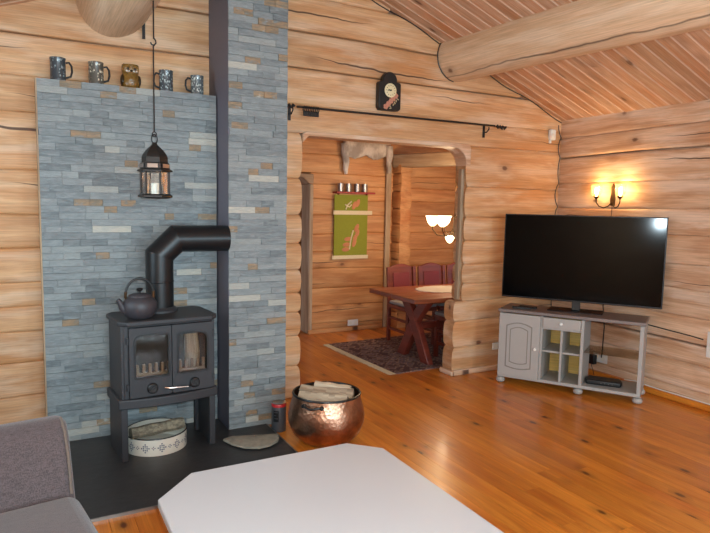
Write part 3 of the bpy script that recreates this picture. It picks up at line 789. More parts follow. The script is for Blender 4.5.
# ------------------------------------------------------------------ coffee table, sofa
t = thing('coffee_table', 'white coffee table with cut corners in the foreground', 'table', (.937, 1.75, 0))
w, l, c, h = .525, .755, .15, .45
oct_ = [(-w, -l+c), (-w+c, -l), (w-c, -l), (w, -l+c), (w, l-c+.02), (w-c+.02, l), (-w+c+.02, l), (-w, l-c-.03)]
MB().prism(oct_, h-.035, h).build('tabletop', M['white_lacq'], t, bevel=.006, seg=3)
i_ = [(x*.86, y*.88) for x, y in oct_]
MB().prism(i_, h-.11, h-.035).build('apron', M['white_lacq'], t, bevel=.003)
for sx in (-1, 1):
    for sy in (-1, 1):
        MB().box(sx*.36-.03, sx*.36+.03, sy*.5-.03, sy*.5+.03, 0, h-.11).build('leg', M['white_lacq'], t, bevel=.004)

t = thing('sofa', 'grey-brown woven fabric sofa at the lower left', 'sofa', (-.307, 2.145, 0), math.radians(8))
def cushion(name, outline, x0, x1, bev, par, seg=5):
    mb = MB().prism(outline, x0, x1, 'yz'); return mb.build(name, M['fabric'], par, bevel=bev, seg=seg, smooth=60)
bk = cushion('backrest', [(.32, .2), (.34, .40), (.44, .65), (.50, .708), (.58, .695), (.62, .60), (.60, .2)], -.5, .503, .05, t)
mb = MB(); mb.tube([(.484, .352, .43), (.486, .40, .56), (.483, .448, .66), (.48, .51, .698)], .006, 8); mb.build('piping', M['piping'], bk)
cushion('seat_cushion', [(-.55, .22), (-.55, .42), (-.48, .447), (-.1, .46), (.28, .448), (.355, .433), (.36, .22)], -.5, .505, .05, t)
mb = MB().box(-.49, .47, -.5, .6, .07, .22); mb.build('base', M['fabric'], t, bevel=.02)
for x in (-.44, .42):
    for y in (-.44, .54): MB().lathe([(.02, 0), (.026, .07)], (x, y, 0), 14).build('leg', M['iron_dark'], t)

# ------------------------------------------------------------------ mugs on the slate ledge
def make_mug(name, label, x, rz, mat, hm=.14, r=.047, y=4.338):
    t = thing(name, label, 'mug', (x, y, 2.3405), rz, 'mugs on the slate ledge')
    MB().lathe([(r*.96, 0), (r, .004), (r*.98, .01), (r*.97, hm*.45), (r*.96, hm*.9), (r, hm*.94), (r, hm), (r-.006, hm), (r-.007, .01), (.002, .008)], (0, 0, 0), 28).build('body', mat, t)
    MB().tube([(r*.95, 0, hm*.82), (r+.018, 0, hm*.85), (r+.032, 0, hm*.7), (r+.034, 0, hm*.45), (r+.026, 0, hm*.24), (r*.95, 0, hm*.16)], .0065, 10).build('handle', M['iron_dark'], t)
    return t
st1 = stein('stein_dark_glaze', rgb(54, 62, 68), rgb(138, 152, 154), 1); st2 = stein('stein_cream_glaze', rgb(84, 80, 72), rgb(212, 206, 184), 2)
st3 = stein('stein_grey_glaze', rgb(66, 72, 76), rgb(176, 190, 190), 3); st4 = stein('stein_pale_glaze', rgb(84, 90, 92), rgb(196, 200, 192), 4)
make_mug('stein_mug', 'dark blue-grey stein mug at the left end of slate ledge', .203, 0, st1)
make_mug('stein_mug', 'cream and black patterned stein mug second from left on slate ledge', .425, 0, st2)
make_mug('stein_mug', 'grey patterned stein mug behind the lantern chain on slate ledge', .865, PI, st3)
make_mug('stein_mug', 'pale patterned stein mug beside the chimney column on slate ledge', 1.075, PI, st4, .13, .045)
t = thing('owl_mug', 'brown glazed owl-shaped mug in the middle of the slate ledge', 'mug', (.637, 4.352, 2.3405), 0, 'mugs on the slate ledge')
M['owl'] = plain('owl_glaze', rgb(116, 84, 36), .25, noise=.8, nscale=70, coat=.4, bump=.4); M['owl_d'] = plain('owl_dark', rgb(52, 38, 20), .3, noise=.2)
MB().lathe([(.05, 0), (.059, .012), (.062, .045), (.058, .075), (.051, .09), (.053, .105), (.055, .13), (.053, .15), (.046, .15), (.045, .02), (.002, .015)], (0, 0, 0), 30).build('body', M['owl'], t, smooth=60)
for s in (-1, 1): MB().lathe([(.014, .14), (.01, .152), (.001, .158)], (s*.04, -.01, 0), 10).build('ear_tuft', M['owl_d'], t)
for s in (-1, 1):
    e = MB().lathe([(.024, 0), (.024, .006), (.014, .009)], (s*.024, -.046, .118), 18, M=Matrix.Rotation(PI/2, 3, 'X')).build('eye', M['owl'], t)
    MB().ell((s*.021, -.054, .118), .009, .005, .009, 12, 8).build('pupil', M['owl_d'], e)
MB().lathe([(.008, 0), (.0005, .02)], (0, -.052, .108), 8, M=Matrix.Rotation(PI*.75, 3, 'X')).build('beak', M['owl_d'], t)
for s in (-1, 1): MB().ell((s*.052, -.015, .05), .014, .03, .036, 12, 8).build('wing', M['owl_d'], t)

# ------------------------------------------------------------------ lantern on its chain
LX, LY = .668, 3.70
t = thing('lantern_chain', 'thin black hooked rod hanging from ceiling beam and holding the lantern', 'chain', (LX, LY, 0))
MB().tube([(.004, 0, 2.735), (.004, 0, 2.52)], .0042, 8).build('upper_rod', M['iron_dark'], t)
MB().tube([(0, 0, 1.996), (.001, 0, 2.49)], .0042, 8).build('lower_rod', M['iron_dark'], t)
MB().tube([(.004, 0, 2.525), (.014, 0, 2.515), (.016, 0, 2.50), (.006, 0, 2.486), (-.008, 0, 2.488), (-.014, 0, 2.50)], .0045, 8).build('hook', M['iron_dark'], t)
MB().tube([(.012*math.cos(a*PI/8), 0, 1.984+.014*math.sin(a*PI/8)) for a in range(16)], .003, 6, close=True).build('ring', M['bezel'], t)
t = thing('lantern', 'black six-sided hanging lantern with glass panes in front of slate panel', 'lantern', (LX, LY, 1.612), math.radians(11))
K = M['iron_dark']; p6 = math.radians(30)
b = MB().lathe([(.02, 0), (.07, .002), (.098, .01), (.098, .02), (.085, .028), (.08, .028)], (0, 0, 0), 6, ph=p6).build('base', K, t, smooth=0)
MB().lathe([(.08, .155), (.10, .158), (.10, .166), (.084, .174), (.082, .205), (.074, .210), (.073, .24), (.066, .258), (.05, .28), (.03, .300), (.017, .312), (.013, .325)], (0, 0, 0), 6, ph=p6).build('roof', K, t, smooth=0)
mb = MB()
for k in range(6):
    an = p6+k*PI/3
    MB().tube([(.079*math.cos(an), .079*math.sin(an), .026), (.079*math.cos(an), .079*math.sin(an), .158)], .006, 6).build('frame_post', K, t)
for k in range(6):
    a0, a1 = p6+k*PI/3, p6+(k+1)*PI/3
    mb = MB().bar((.076*math.cos(a0), .076*math.sin(a0), .092), (.076*math.cos(a1), .076*math.sin(a1), .092), .002, .126); mb.build('glass_pane', M['glass'], t)
mb = MB()
for k in range(6):
    a0, a1 = p6+k*PI/3+.18, p6+(k+1)*PI/3-.18
    MB().bar((.0845*math.cos(a0), .0845*math.sin(a0), .19), (.0845*math.cos(a1), .0845*math.sin(a1), .19), .002, .022).build('vent_panel', M['pewter'], t)
MB().lathe([(.024, .026), (.024, .09), (.02, .092), (.002, .092)], (0, 0, 0), 20).build('candle', M['white_tin'], t)
MB().tube([(.017*math.cos(a*PI/8), 0, .345+.026*math.sin(a*PI/8)) for a in range(16)], .004, 8, close=True).build('hanging_loop', M['bezel'], t)
tag(MB().box(.735, .755, 4.46, 4.466, 2.70, 2.86).build('iron_strap', M['iron_dark']), 'short flat iron strap hanging on wall beside the rounded beam end', 'strap')

# ------------------------------------------------------------------ curtain rod with rings
RZ, RY = 2.348, 4.435
t = thing('curtain_rod', 'long black iron curtain rod above the doorway opening', 'curtain rod', (0, 0, 0))
MB().tube([(1.87, RY, RZ), (3.86, RY, RZ+.006)], .009, 10).build('rod', K, t)
for s, x0 in ((-1, 1.87), (1, 3.86)):
    P = [(x0+s*(.02+.011*i), RY, RZ+.012*math.sin(i*1.9)) for i in range(12)]
    MB().tube(P, [.011, .012, .013, .011, .009, .012, .014, .012, .009, .011, .013, .006], 10).build('finial', K, t)
for x in (1.835, 3.79):
    br = MB().tube([(x, RY+.072, RZ-.05), (x, RY+.03, RZ-.055), (x, RY-.002, RZ-.03), (x, RY, RZ-.01)], .006, 8)
    br.box(x-.012, x+.012, RY+.066, RY+.072, RZ-.10, RZ+.01); br.build('bracket', K, t, bevel=.001)
rg = None
for i in range(9):
    x = 1.93+i*.015
    if rg is None:
        mb = MB().tube([(0, .018*math.cos(a*PI/10), -.011+.021*math.sin(a*PI/10)) for a in range(20)], 0.004, 6, close=True)
        mb.box(-.0055, .0055, -.006, .006, -.066, -.030)
        rg = mb.build('curtain_ring', K); o = rg
    else:
        o = rg.copy(); COL.objects.link(o)
    o.location = (x, RY, RZ)
    tag(o, 'black clip ring bunched at the left end of the black curtain rod', 'curtain ring', 'curtain rings on the rod')

# ------------------------------------------------------------------ wall clock
t = thing('wall_clock', 'small black wooden clock with arched top above the curtain rod', 'clock', (2.722, 4.478, 2.395))
bw_ = .108
ol = [(-bw_, .02), (-bw_+.02, 0), (bw_-.02, 0), (bw_, .02), (bw_, .225), (bw_-.012, .235), (.065, .24)]+arc(0, .25, .068, 0.0, PI, 12)+[(-.065, .24), (-bw_+.012, .235), (-bw_, .225)]
MB().prism(ol, -.026, .03, 'xz').build('case', M['black'], t, bevel=.005)
MB().lathe([(.056, 0), (.058, .006), (.052, .010)], (0, -.026, .165), 32, M=Matrix.Rotation(PI/2, 3, 'X')).build('dial', M['ivory'], t)
mb = MB()
for k in range(12):
    a = k*PI/6; mb.box(-.002, .002, -.0375, -.036, .036, .045, Matrix.Translation((0, 0, .165)) @ Matrix.Rotation(a, 4, 'Y'))
mb.build('hour_marks', K, t)
mb = MB(); mb.box(-.003, .003, -.040, -.038, -.006, .026, Matrix.Translation((0, 0, .165)) @ Matrix.Rotation(-1.35, 4, 'Y')); mb.box(-.002, .002, -.042, -.040, -.006, .034, Matrix.Translation((0, 0, .165)) @ Matrix.Rotation(-1.75, 4, 'Y'))
mb.lathe([(.007, 0), (.007, .006)], (0, -.036, .165), 10, M=Matrix.Rotation(PI/2, 3, 'X')); mb.build('hands', K, t)
R = random.Random(2)
mb = MB()
for i in range(5):
    c = (-.04+.024*i, .03+.024*i)
    for k in range(5):
        a = k*2*PI/5+i; mb.ell((c[0]+.013*math.cos(a), -.028, c[1]+.013*math.sin(a)), .012, .004, .012, 8, 5)
mb.build('painted_flowers', M['petal'], t)
mb = MB()
for i in range(6):
    mb.ell((-.005+.016*i+R.uniform(-.012, .012), -.027, .02+.016*i), .013, .0025, .006, 8, 5, Matrix.Rotation(R.random()*3, 3, 'Y'))
mb.build('painted_leaves', M['petal2'], t)

# motion sensor
t = thing('motion_sensor', 'small white motion sensor high in the wall corner', 'sensor', (4.655, 4.513, 2.325))
MB().box(-.035, .035, -.045, .0, -.045, .06).build('housing', M['white'], t, bevel=.012, seg=3)
MB().ell((-.012, -.045, -.01), .024, .016, .03, 14, 8).build('lens', M['white_tin'], t)
MB().box(-.02, .0, -.02, .004, -.075, -.045).build('bracket', M['white'], t, bevel=.004)

# ------------------------------------------------------------------ wall sconce
t = thing('wall_sconce', 'two-armed dark brass wall lamp with lit glass shades above the TV', 'wall lamp', (4.798, 3.835, 1.715))
MB().prism([(-.022, -.08), (.022, -.08), (.028, -.02), (.018, .05), (.022, .09), (0, .13), (-.022, .09), (-.018, .05), (-.028, -.02)], -.014, 0, 'yz').build('backplate', M['brass'], t, bevel=.004)
for s in (1, -1):
    dy, dx = s*.13, -.075
    arm = MB().tube([(-.01, 0, -.04), (-.03, s*.03, -.085), (-.05, s*.065, -.10), (-.065, s*.105, -.085), (dx, dy, -.05), (dx, dy, .0)], .0055, 8).build('arm', M['brass'], t)
    MB().lathe([(.006, -.022), (.014, -.012), (.026, 0), (.03, .006), (.02, .008)], (dx, dy, .0), 18).build('cup', M['brass'], t)
    MB().lathe([(.022, .006), (.04, .025), (.047, .055), (.045, .085), (.05, .11), (.049, .112), (.043, .085), (.045, .055), (.038, .027), (.02, .008)], (dx, dy, 0), 24, cap=False).build('shade', M['shade_glass'], t, smooth=60)
    MB().lathe([(.008, .006), (.009, .025), (.015, .045), (.014, .065), (.003, .088)], (dx, dy, 0), 14).build('bulb', M['bulb'], t, smooth=60)
MB().tube([(-.006, .005, -.08), (-.005, .007, -.2), (-.006, .005, -.42)], .003, 6).build('cord', M['brass'], t)

# ------------------------------------------------------------------ TV stand and TV
TA = math.atan2(-.848, .529); TO = (3.758, 4.144, 0)
G = M['grey_paint']
t = thing('tv_stand', 'grey painted TV cabinet with open shelves on bun feet', 'tv stand', TO, TA)
W_, D_, H_ = 1.192, .38, .69
MB().box(-.012, W_+.012, -.015, D_, H_-.028, H_).build('top_board', M['grey_top'], t, bevel=.006)
MB().box(0, W_, 0, D_, .062, .09).build('bottom_board', G, t, bevel=.004)
mb = MB(); mb.box(0, .02, .02, D_, .09, .657); mb.build('side_panel', G, t, bevel=.002)
MB().box(W_-.03, W_, 0, D_, .09, .657).build('side_panel', G, t, bevel=.002)
MB().box(.365, .385, .004, D_, .09, .657).build('divider', G, t, bevel=.002)
MB().box(.538, .556, .004, D_, .09, .555).build('divider', G, t, bevel=.002)
MB().box(.705, .73, .0, D_, .09, .657).build('divider', G, t, bevel=.002)
MB().box(.385, .538, .03, D_-.01, .335, .353).build('shelf', G, t, bevel=.002)
MB().box(.556, .705, .03, D_-.01, .335, .353).build('shelf', G, t, bevel=.002)
MB().box(.385, .705, .004, D_, .545, .56).build('drawer_rail', G, t, bevel=.002)
o = MB().box(.02, .705, D_-.008, D_-.002, .09, .655).build('back_panel', M['pineback'], t); o['label'] = 'yellow pine back panel'
o = MB().box(.73, W_-.03, .05, D_-.02, .37, .378).build('glass_shelf', M['smoke_glass'], t); o['label'] = 'smoked glass shelf'
d = MB().box(.003, .366, -.018, .002, .085, .655).build('door', G, t, bevel=.004)
def cath(x0, x1, z0, z1, bmp):
    n = 10
    return [(x0, z0)]+[(x0+(x1-x0)*i/n, z0-bmp*math.sin(PI*i/n)*.6) for i in range(1, n)]+[(x1, z0)]+[(x1-(x1-x0)*i/n, z1+bmp*math.sin(PI*i/n)) for i in range(0, n+1)]
MB().framed(cath(.07, .30, .17, .55, .03), cath(.078, .292, .178, .542, .03), -.022, -.016).build('panel_moulding', M['grey_line'], d)
MB().framed(cath(.105, .265, .215, .515, .025), cath(.111, .259, .221, .509, .025), -.021, -.016).build('panel_moulding', M['grey_line'], d)
MB().lathe([(.007, 0), (.007, .01), (.014, .016), (.013, .024), (.005, .028)], (.335, -.018, .36), 16, M=Matrix.Rotation(PI/2, 3, 'X')).build('door_knob', M['white'], d)
d = MB().box(.388, .703, -.014, .004, .562, .652).build('drawer', G, t, bevel=.004)
MB().lathe([(.007, 0), (.007, .01), (.014, .016), (.013, .024), (.005, .028)], (.545, -.014, .61), 16, M=Matrix.Rotation(PI/2, 3, 'X')).build('drawer_knob', M['white'], d)
for x in (.018, .7, 1.17):
    for y in (.045, .335):
        MB().lathe([(.02, 0), (.037, .012), (.041, .03), (.031, .048), (.018, .052), (.026, .056), (.026, .062)], (x, y, 0), 20).build('foot', G, t)

t = thing('television', 'large flat black television standing on the grey cabinet', 'tv', (4.28, 3.748, H_+.001), TA+math.radians(3.0))
zb = .772-H_; zt = 1.543-H_; tilt = -math.radians(1.4)
for o in (MB().box(-.662, .687, .0, .03, zb, zt).build('bezel', M['bezel'], t, bevel=.003),
          MB().box(-.653, .678, -.0025, .001, zb+.014, zt-.009).build('screen', M['screen'], t),
          MB().box(-.5, .5, .03, .065, zb+.05, zb+.42).build('rear_housing', M['black'], t, bevel=.01)):
    o.rotation_euler = (tilt, 0, 0)
MB().box(-.035, .035, .005, .035, .008, zb+.06).build('stand_neck', M['black'], t, bevel=.003)
MB().box(-.23, .23, -.09, .13, .0, .008).build('stand_base', M['bezel'], t, bevel=.003)

t = thing('remote_control', 'black remote control lying on the left of the grey cabinet top', 'remote', (TO[0]+.529*.17+.848*.10, TO[1]-.848*.17+.529*.10, H_+.0005), TA+.25)
MB().box(-.085, .085, -.022, .022, 0, .016).build('body', M['black'], t, bevel=.005)
mb = MB()
for i in range(7):
    for j in (-1, 0, 1): mb.box(-.07+i*.02-.004, -.07+i*.02+.004, j*.012-.003, j*.012+.003, .0155, .018)
mb.build('buttons', M['bezel'], t)
t2 = thing('remote_control', 'second black remote control lying behind the first on the cabinet top', 'remote', (TO[0]+.529*.21+.848*.17, TO[1]-.848*.21+.529*.17, H_+.0005), TA-.12)
MB().box(-.08, .08, -.02, .02, 0, .016).build('body', M['black'], t2, bevel=.005)
t = thing('router', 'flat black router box on the bottom shelf of the grey cabinet', 'router', (TO[0]+.529*.89+.848*.16, TO[1]-.848*.89+.529*.16, .0905), TA+.06)
MB().prism([(-.14, -.07), (.14, -.07), (.15, 0), (.13, .08), (-.13, .08), (-.15, 0)], 0, .045).build('housing', M['black'], t, bevel=.014, seg=3)
mb = MB()
for i in range(4): mb.box(-.02+i*.03, -.012+i*.03, -.072, -.069, .02, .024)
mb.build('status_lights', M['pewter'], t)

# sockets and cables
def socket(name, label, loc, rz, w=.08, h=.08, n=1):
    t = thing(name, label, 'socket', loc, rz)
    MB().box(-w/2, w/2, -.014, .0, -h/2, h/2).build('faceplate', M['white'], t, bevel=.006, seg=3)
    for k in range(n):
        x = (k-(n-1)/2)*.075
        MB().lathe([(.022, 0), (.022, .004)], (x, -.014, 0), 18, M=Matrix.Rotation(PI/2, 3, 'X')).build('socket_well', M['white_tin'], t)
    return t
SRt = -PI/2   # on right wall
socket('power_socket', 'white double wall socket seen through the open side of the cabinet', (4.795, 3.865, .185), SRt, .16, .085, 2)
t = thing('power_adapter', 'black plug-in adapter in the white socket behind the cabinet', 'adapter', (4.776, 3.925, .18), SRt)
MB().box(-.035, .035, -.05, 0, -.06, .03).build('housing', M['black'], t, bevel=.005)
MB().tube([(0, -.03, -.06), (.005, -.035, -.08), (.03, -.04, -.12), (.05, -.05, -.155)], .003, 6).build('lead', M['black'], t)
tag(MB().tube([(4.76, 3.83, .20), (4.755, 3.82, .30), (4.75, 3.81, .5), (4.74, 3.83, .7), (4.70, 3.78, .82)], .005, 8).build('television_cable', M['black']), 'black cable rising from the white socket up behind the TV', 'cable')
tag(MB().tube([(4.79, 3.7, .63), (4.793, 3.45, .60), (4.795, 3.2, .585), (4.795, 3.0, .575), (4.795, 2.89, .565)], .005, 8).build('wall_cable', M['black']), 'black cable running along right wall from the cabinet to the wall box', 'cable')
socket('wall_box', 'white wall box at the right edge on the log wall', (4.796, 2.805, .535), SRt, .10, .21, 1)
tag(MB().tube([(4.75, 3.56, .06), (4.755, 3.45, .075), (4.765, 3.36, .066), (4.773, 3.2, .0595), (4.776, 3.0, .0595), (4.776, 2.7, .0595), (4.776, 2.3, .0595)], .0045, 8).build('white_cord', M['white']), 'white cord lying along the base of the right wall', 'cord')
socket('power_socket', 'small pale wall socket on the log wall left of the grey cabinet', (4.04, 4.51, .235), 0, .07, .07, 1)

# ------------------------------------------------------------------ dining room
t = thing('dining_rug', 'dark patterned rug with pale fringe under the dining table', 'rug', (3.0, 5.44, 0), math.radians(2))
MB().box(.02, 2.0, -.68, .68, .0, .009).build('pile', M['rug'], t)
mb = MB(); R = random.Random(6)
for i in range(190):
    y = -.68+1.36*i/189; mb.bar((.025, y, .006), (-.045+R.uniform(-.012, .006), y+R.uniform(-.006, .006), .003), .006, .003)
stuff(mb.build('fringe', M['cream_cloth'], t))

t = thing('dining_table', 'dark stained trestle dining table with crossed legs in the back room', 'table', (4.15, 5.16, .0095))
top = MB(); 
for k in range(4): top.box(-.93, .95, -.43+k*.2175, -.43+(k+1)*.2175-.002, .655, .70, r=.2+.17*k)
top.build('tabletop', M['table_wood'], t, bevel=.006)
for x in (-.62, .62):
    for s in (-1, 1):
        P = [(s*.16, 0), (s*.30, 0), (s*.17, .22), (s*.09, .36), (0, .50), (-s*.13, .655), (-s*.30, .655), (-s*.22, .58), (-s*.08, .42), (-s*.04, .33), (s*.03, .22)]
        if s < 0: P = P[::-1]
        MB().prism(P, x-.035+(.004 if s > 0 else 0), x+.035+(.004 if s > 0 else 0), 'yz').build('trestle_leg', M['red_wood'], t, bevel=.008)
MB().box(-.6, .6, -.045, .045, .318, .385).build('stretcher', M['red_wood'], t, bevel=.006)
MB().box(-.7, .7, -.25, .25, .615, .654).build('apron', M['red_wood'], t, bevel=.006)
mb = MB(); pts = []
R = random.Random(1)
for k in range(40):
    a = 2*PI*k/40; q = .30*(1+.05*math.cos(20*a)); pts.append((3.96+1.15*q*math.cos(a), 5.23+.85*q*math.sin(a)))
mb.prism(pts, .710, .7145); tag(mb.build('tablecloth', M['doily']), 'white scalloped cloth lying on the dining table', 'tablecloth')

def chair(label, x, y, rz):
    t = thing('dining_chair', label, 'chair', (x, y, .0095), rz, 'red dining chairs round the table')
    # faces -y : backrest at +y
    for s in (-1, 1):
        MB().prism([(.19, 0), (.225, 0), (.225, .45), (.265, .86), (.235, .87), (.19, .45)], s*.18-.02, s*.18+.02, 'yz').build('leg', M['red_wood'], t, bevel=.004)
        MB().box(s*.18-.02, s*.18+.02, -.22, -.18, 0, .43).build('leg', M['red_wood'], t, bevel=.004)
    MB().box(-.2, .2, -.225, .21, .40, .445).build('seat_frame', M['red_wood'], t, bevel=.006)
    o = MB().box(-.195, .195, -.23, .19, .445, .485).build('seat_pad', M['pad'], t, bevel=.018, seg=3); o['label'] = 'grey cushion'
    n = 10
    ol = [(-.16, .50), (.16, .50), (.16, .86)]+[(.16-.32*i/n, .86+.04*math.sin(PI*i/n)) for i in range(1, n)]+[(-.16, .86)]
    def lean(mb):
        for v in mb.v: v.y += (v.z-.45)*.1
        return mb
    lean(MB().prism(ol, .215, .24, 'xz')).build('backrest', M['red_wood'], t, bevel=.006)
    il = [(-.115, .56), (.115, .56), (.115, .80), (-.115, .80)]
    lean(MB().prism(il, .203, .217, 'xz')).build('back_pad', M['leather'], t, bevel=.006)
    for z in (.14, .27):
        for s in (-1, 1): MB().box(s*.18-.01, s*.18+.01, -.2, .2, z, z+.028).build('rung', M['red_wood'], t)
    MB().box(-.18, .18, -.21, -.19, .2, .228).build('rung', M['red_wood'], t)
    return t
c1 = chair('red leather chair at far left of the dining table by the wall hanging', 3.91, 5.80, 0)
def chair_copy(label, x, y, rz):
    c = copy_tree(c1); c.location = (x, y, .0095); c.rotation_euler = (0, 0, rz); c['label'] = label; return c
chair_copy('red leather chair in the middle behind the dining table', 4.35, 5.80, 0)
chair_copy('red leather chair behind the table half hidden by the log doorway edge', 4.78, 5.80, 0)
chair_copy('dining chair on near side of the table tucked under, grey seat showing', 3.97, 4.94, PI)

t = thing('chandelier', 'brass chandelier with glowing white glass shades over the dining table', 'chandelier', (4.09, 5.28, 1.41))
MB().tube([(0, 0, -.12), (0, 0, 1.05)], .008, 8).build('stem', M['brass'], t)
MB().lathe([(.004, -.16), (.03, -.13), (.045, -.09), (.02, -.05), (.012, .1)], (0, 0, 0), 18).build('hub', M['brass'], t)
for k in range(6):
    a = k*PI/3+.35; c, s = math.cos(a), math.sin(a)
    MB().tube([(c*.02, s*.02, -.08), (c*.10, s*.10, -.13), (c*.19, s*.19, -.12), (c*.24, s*.24, -.06), (c*.24, s*.24, -.02)], .006, 8).build('arm', M['brass'], t)
    MB().lathe([(.02, -.025), (.045, 0), (.06, .03), (.066, .06), (.078, .085), (.07, .082), (.055, .03), (.01, -.01)], (c*.24, s*.24, 0), 20).build('shade', M['lit_shade'], t, smooth=60)
MB().lathe([(.05, 1.02), (.05, 1.05)], (0, 0, 0), 20).build('ceiling_cup', M['brass'], t)
mb = MB()
o = MB().lathe([(.012, -.20), (.035, -.175), (.05, -.14), (.03, -.12)], (-.10, -.05, 0), 16).build('lower_shade', M['lit_shade'], t)

# wall hanging and rack
t = thing('wall_hanging', 'olive green embroidered wall hanging with cream bands in the back room', 'wall hanging', (3.58, 6.725, .92))
MB().box(-.235, .235, -.006, .004, .02, .80).build('cloth', M['olive'], t)
MB().box(-.26, .25, -.009, -.006, 0, .045).build('cream_band', M['cream_cloth'], t)
MB().box(-.25, .30, -.010, -.006, .555, .605).build('cream_band', M['cream_cloth'], t)
mb = MB()
for (x, z, an) in ((-.06, .18, -.5), (-.04, .25, -.5), (-.07, .12, -.5), (.06, .26, .6), (.09, .32, .6), (.05, .2, .6), (.08, .39, .5), (.04, .67, .6), (.09, .70, .6)):
    MB().ell((x, -.008, z), .055, .004, .028, 10, 6, Matrix.Rotation(-an-.6, 3, 'Y')).build('embroidered_leaf', M['rust_cloth'], t)
for P in ([(-.02, -.009, .12), (.0, -.009, .25), (.03, -.009, .36)], [(-.08, -.009, .62), (-.05, -.009, .68), (0, -.009, .72)], [(-.09, -.009, .68), (-.03, -.009, .65), (.0, -.009, .68)]): MB().tube(P, .009, 6).build('embroidered_stem', M['cream_cloth'], t)
t = thing('cup_rack', 'narrow red wall rack above the green wall hanging', 'rack', (3.6, 6.725, 1.735))
MB().box(-.27, .27, -.10, .02, 0, .022).build('shelf_board', M['red_rack'], t, bevel=.003)
for x in (-.2, .2): MB().prism([(.015, 0), (-.03, 0), (.015, -.03)], x-.006, x+.006, 'yz').build('bracket', M['red_rack'], t)
cup0 = None
for i, (x, lb) in enumerate(((-.20, 'left end of red rack'), (-.09, 'second from left on red rack'), (.03, 'second from right on red rack'), (.14, 'right end of red rack'))):
    o = MB().lathe([(.034, 0), (.037, .003), (.036, .05), (.038, .1), (.034, .1), (.032, .006), (.001, .005)], (0, 0, 0), 18).build('tin_cup', M['pewter']) if cup0 is None else cup0.copy()
    if cup0 is None: cup0 = o
    else: COL.objects.link(o)
    o.location = (3.6+x, 6.675, 1.758); tag(o, 'small pewter cup at '+lb if 'end' in lb else 'small pewter cup '+lb, 'cup', 'cups on the red rack')

# animal pelt draped high on the wall
t = thing('reindeer_pelt', 'pale grey animal pelt with dangling legs on the dining room wall', 'pelt', (3.79, 6.735, 1.985))
R = random.Random(9); mb = MB(); rr = []
for i in range(29):
    x = -.335+.67*i/28; bz = .235-.045*abs(math.sin((x+.33)*10.5))+R.uniform(-.006, .006)+(.05 if abs(x) > .31 else 0)
    hh = (.52-bz)/2; cz = (.52+bz)/2; th = .035+R.uniform(0, .012)
    if i in (0, 28): hh *= .7; th *= .5
    rr.append([Vector((x, -.02+th*math.cos(2*PI*k/16), cz+hh*math.sin(2*PI*k/16)*(1+.03*R.random()))) for k in range(16)])
mb.rings(rr); mb.build('hide', M['fur'], t, smooth=70)
for P, rs in (([(-.315, -.03, .36), (-.32, -.03, .24), (-.30, -.03, .13), (-.31, -.03, .05), (-.30, -.03, -.01)], [.06, .052, .04, .034, .02]),
              ([(.30, -.055, .36), (.305, -.065, .24), (.29, -.065, .14), (.305, -.065, .07), (.295, -.065, .02)], [.05, .045, .034, .032, .02])):
    MB().tube(P, rs, 10).build('leg_skin', M['fur'], t, smooth=70)
socket('power_socket', 'white double wall socket low on the wall below the green hanging', (3.63, 6.722, .10), 0, .15, .08, 2)
t = thing('hall_cabinet', 'dark cabinet in the hall beyond the far left doorway', 'cabinet', (2.75, 7.9, 0))
MB().box(-.6, .5, -.2, .25, 0, 1.95).build('carcass', M['red_wood'], t, bevel=.01)
MB().box(-.1, .45, -.215, -.2, 1.3, 1.85).build('door', M['log_amber'], t, bevel=.004)
MB().box(-.55, .45, -.215, -.2, .1, 1.2).build('door', M['iron_dark'], t, bevel=.004)

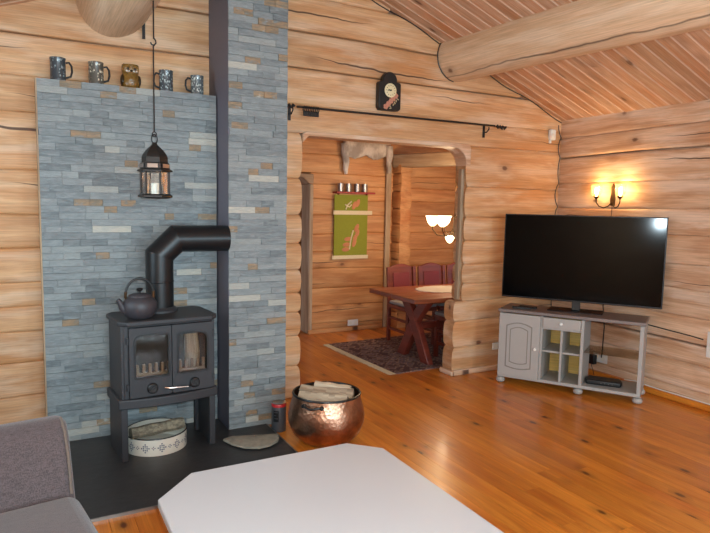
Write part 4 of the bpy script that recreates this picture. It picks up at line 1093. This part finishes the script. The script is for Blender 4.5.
# ------------------------------------------------------------------ lights
def area(name, loc, rot, sx, sy, e, c):
    d = bpy.data.lights.new(name, 'AREA'); d.shape = 'RECTANGLE'; d.size = sx; d.size_y = sy; d.energy = e; d.color = c
    o = bpy.data.objects.new(name, d); COL.objects.link(o); o.location = loc; o.rotation_euler = rot; return o
def point(name, loc, e, c, r=.03):
    d = bpy.data.lights.new(name, 'POINT'); d.energy = e; d.color = c; d.shadow_soft_size = r
    o = bpy.data.objects.new(name, d); COL.objects.link(o); o.location = loc; return o
for k, (a, b) in enumerate(WIN):
    area('window_daylight', ((a+b)/2, YF-.25, 1.52), (PI/2, 0, 0), b-a-.1, 1.2, 105, (.62, .86, 1))  # daylight fill set outside the unseen windows behind the camera
area('window_daylight', (XL-.25, 3.2, 1.53), (PI/2, 0, -PI/2), 1.2, 1.05, 20, (.62, .86, 1))  # added fill through the left window, lights the chimney side
point('camera_flash', (.05, .0, 1.67), 190, (.70, .89, 1), .035)
for s in (1, -1): point('sconce_light', (4.798-.075, 3.835+s*.13, 1.79), 5.5, (1, .62, .25), .02)
point('chandelier_light', (4.09, 5.28, 1.15), 6, (1, .74, .46), .12)
point('chandelier_light', (4.09, 5.28, 1.75), 24, (1, .74, .46), .12)
wd = bpy.data.worlds.new('world'); scene.world = wd; wd.use_nodes = True
bg = wd.node_tree.nodes['Background']; bg.inputs[0].default_value = (.75, .85, 1, 1); bg.inputs[1].default_value = 1.0

# ------------------------------------------------------------------ camera
cam = bpy.data.cameras.new('camera'); co = bpy.data.objects.new('camera', cam); COL.objects.link(co)
yaw, pitch, roll, f = .497435470, .101664935, .0190199539, 605.427
f_ = Vector((math.sin(yaw)*math.cos(pitch), math.cos(yaw)*math.cos(pitch), -math.sin(pitch))); r_ = Vector((math.cos(yaw), -math.sin(yaw), 0)); u_ = r_.cross(f_)
r2 = r_*math.cos(roll)+u_*math.sin(roll); u2 = -r_*math.sin(roll)+u_*math.cos(roll)
co.matrix_world = Matrix(((r2.x, u2.x, -f_.x, 0), (r2.y, u2.y, -f_.y, 0), (r2.z, u2.z, -f_.z, 1.6), (0, 0, 0, 1)))
cam.sensor_width = 36; cam.sensor_fit = 'HORIZONTAL'; cam.lens = 36*f/710; cam.clip_start = .02
scene.camera = co
vs = scene.view_settings; vs.view_transform = 'Standard'; vs.look = 'None'; vs.exposure = 0.38; vs.gamma = 1.0; vs.use_curve_mapping = False
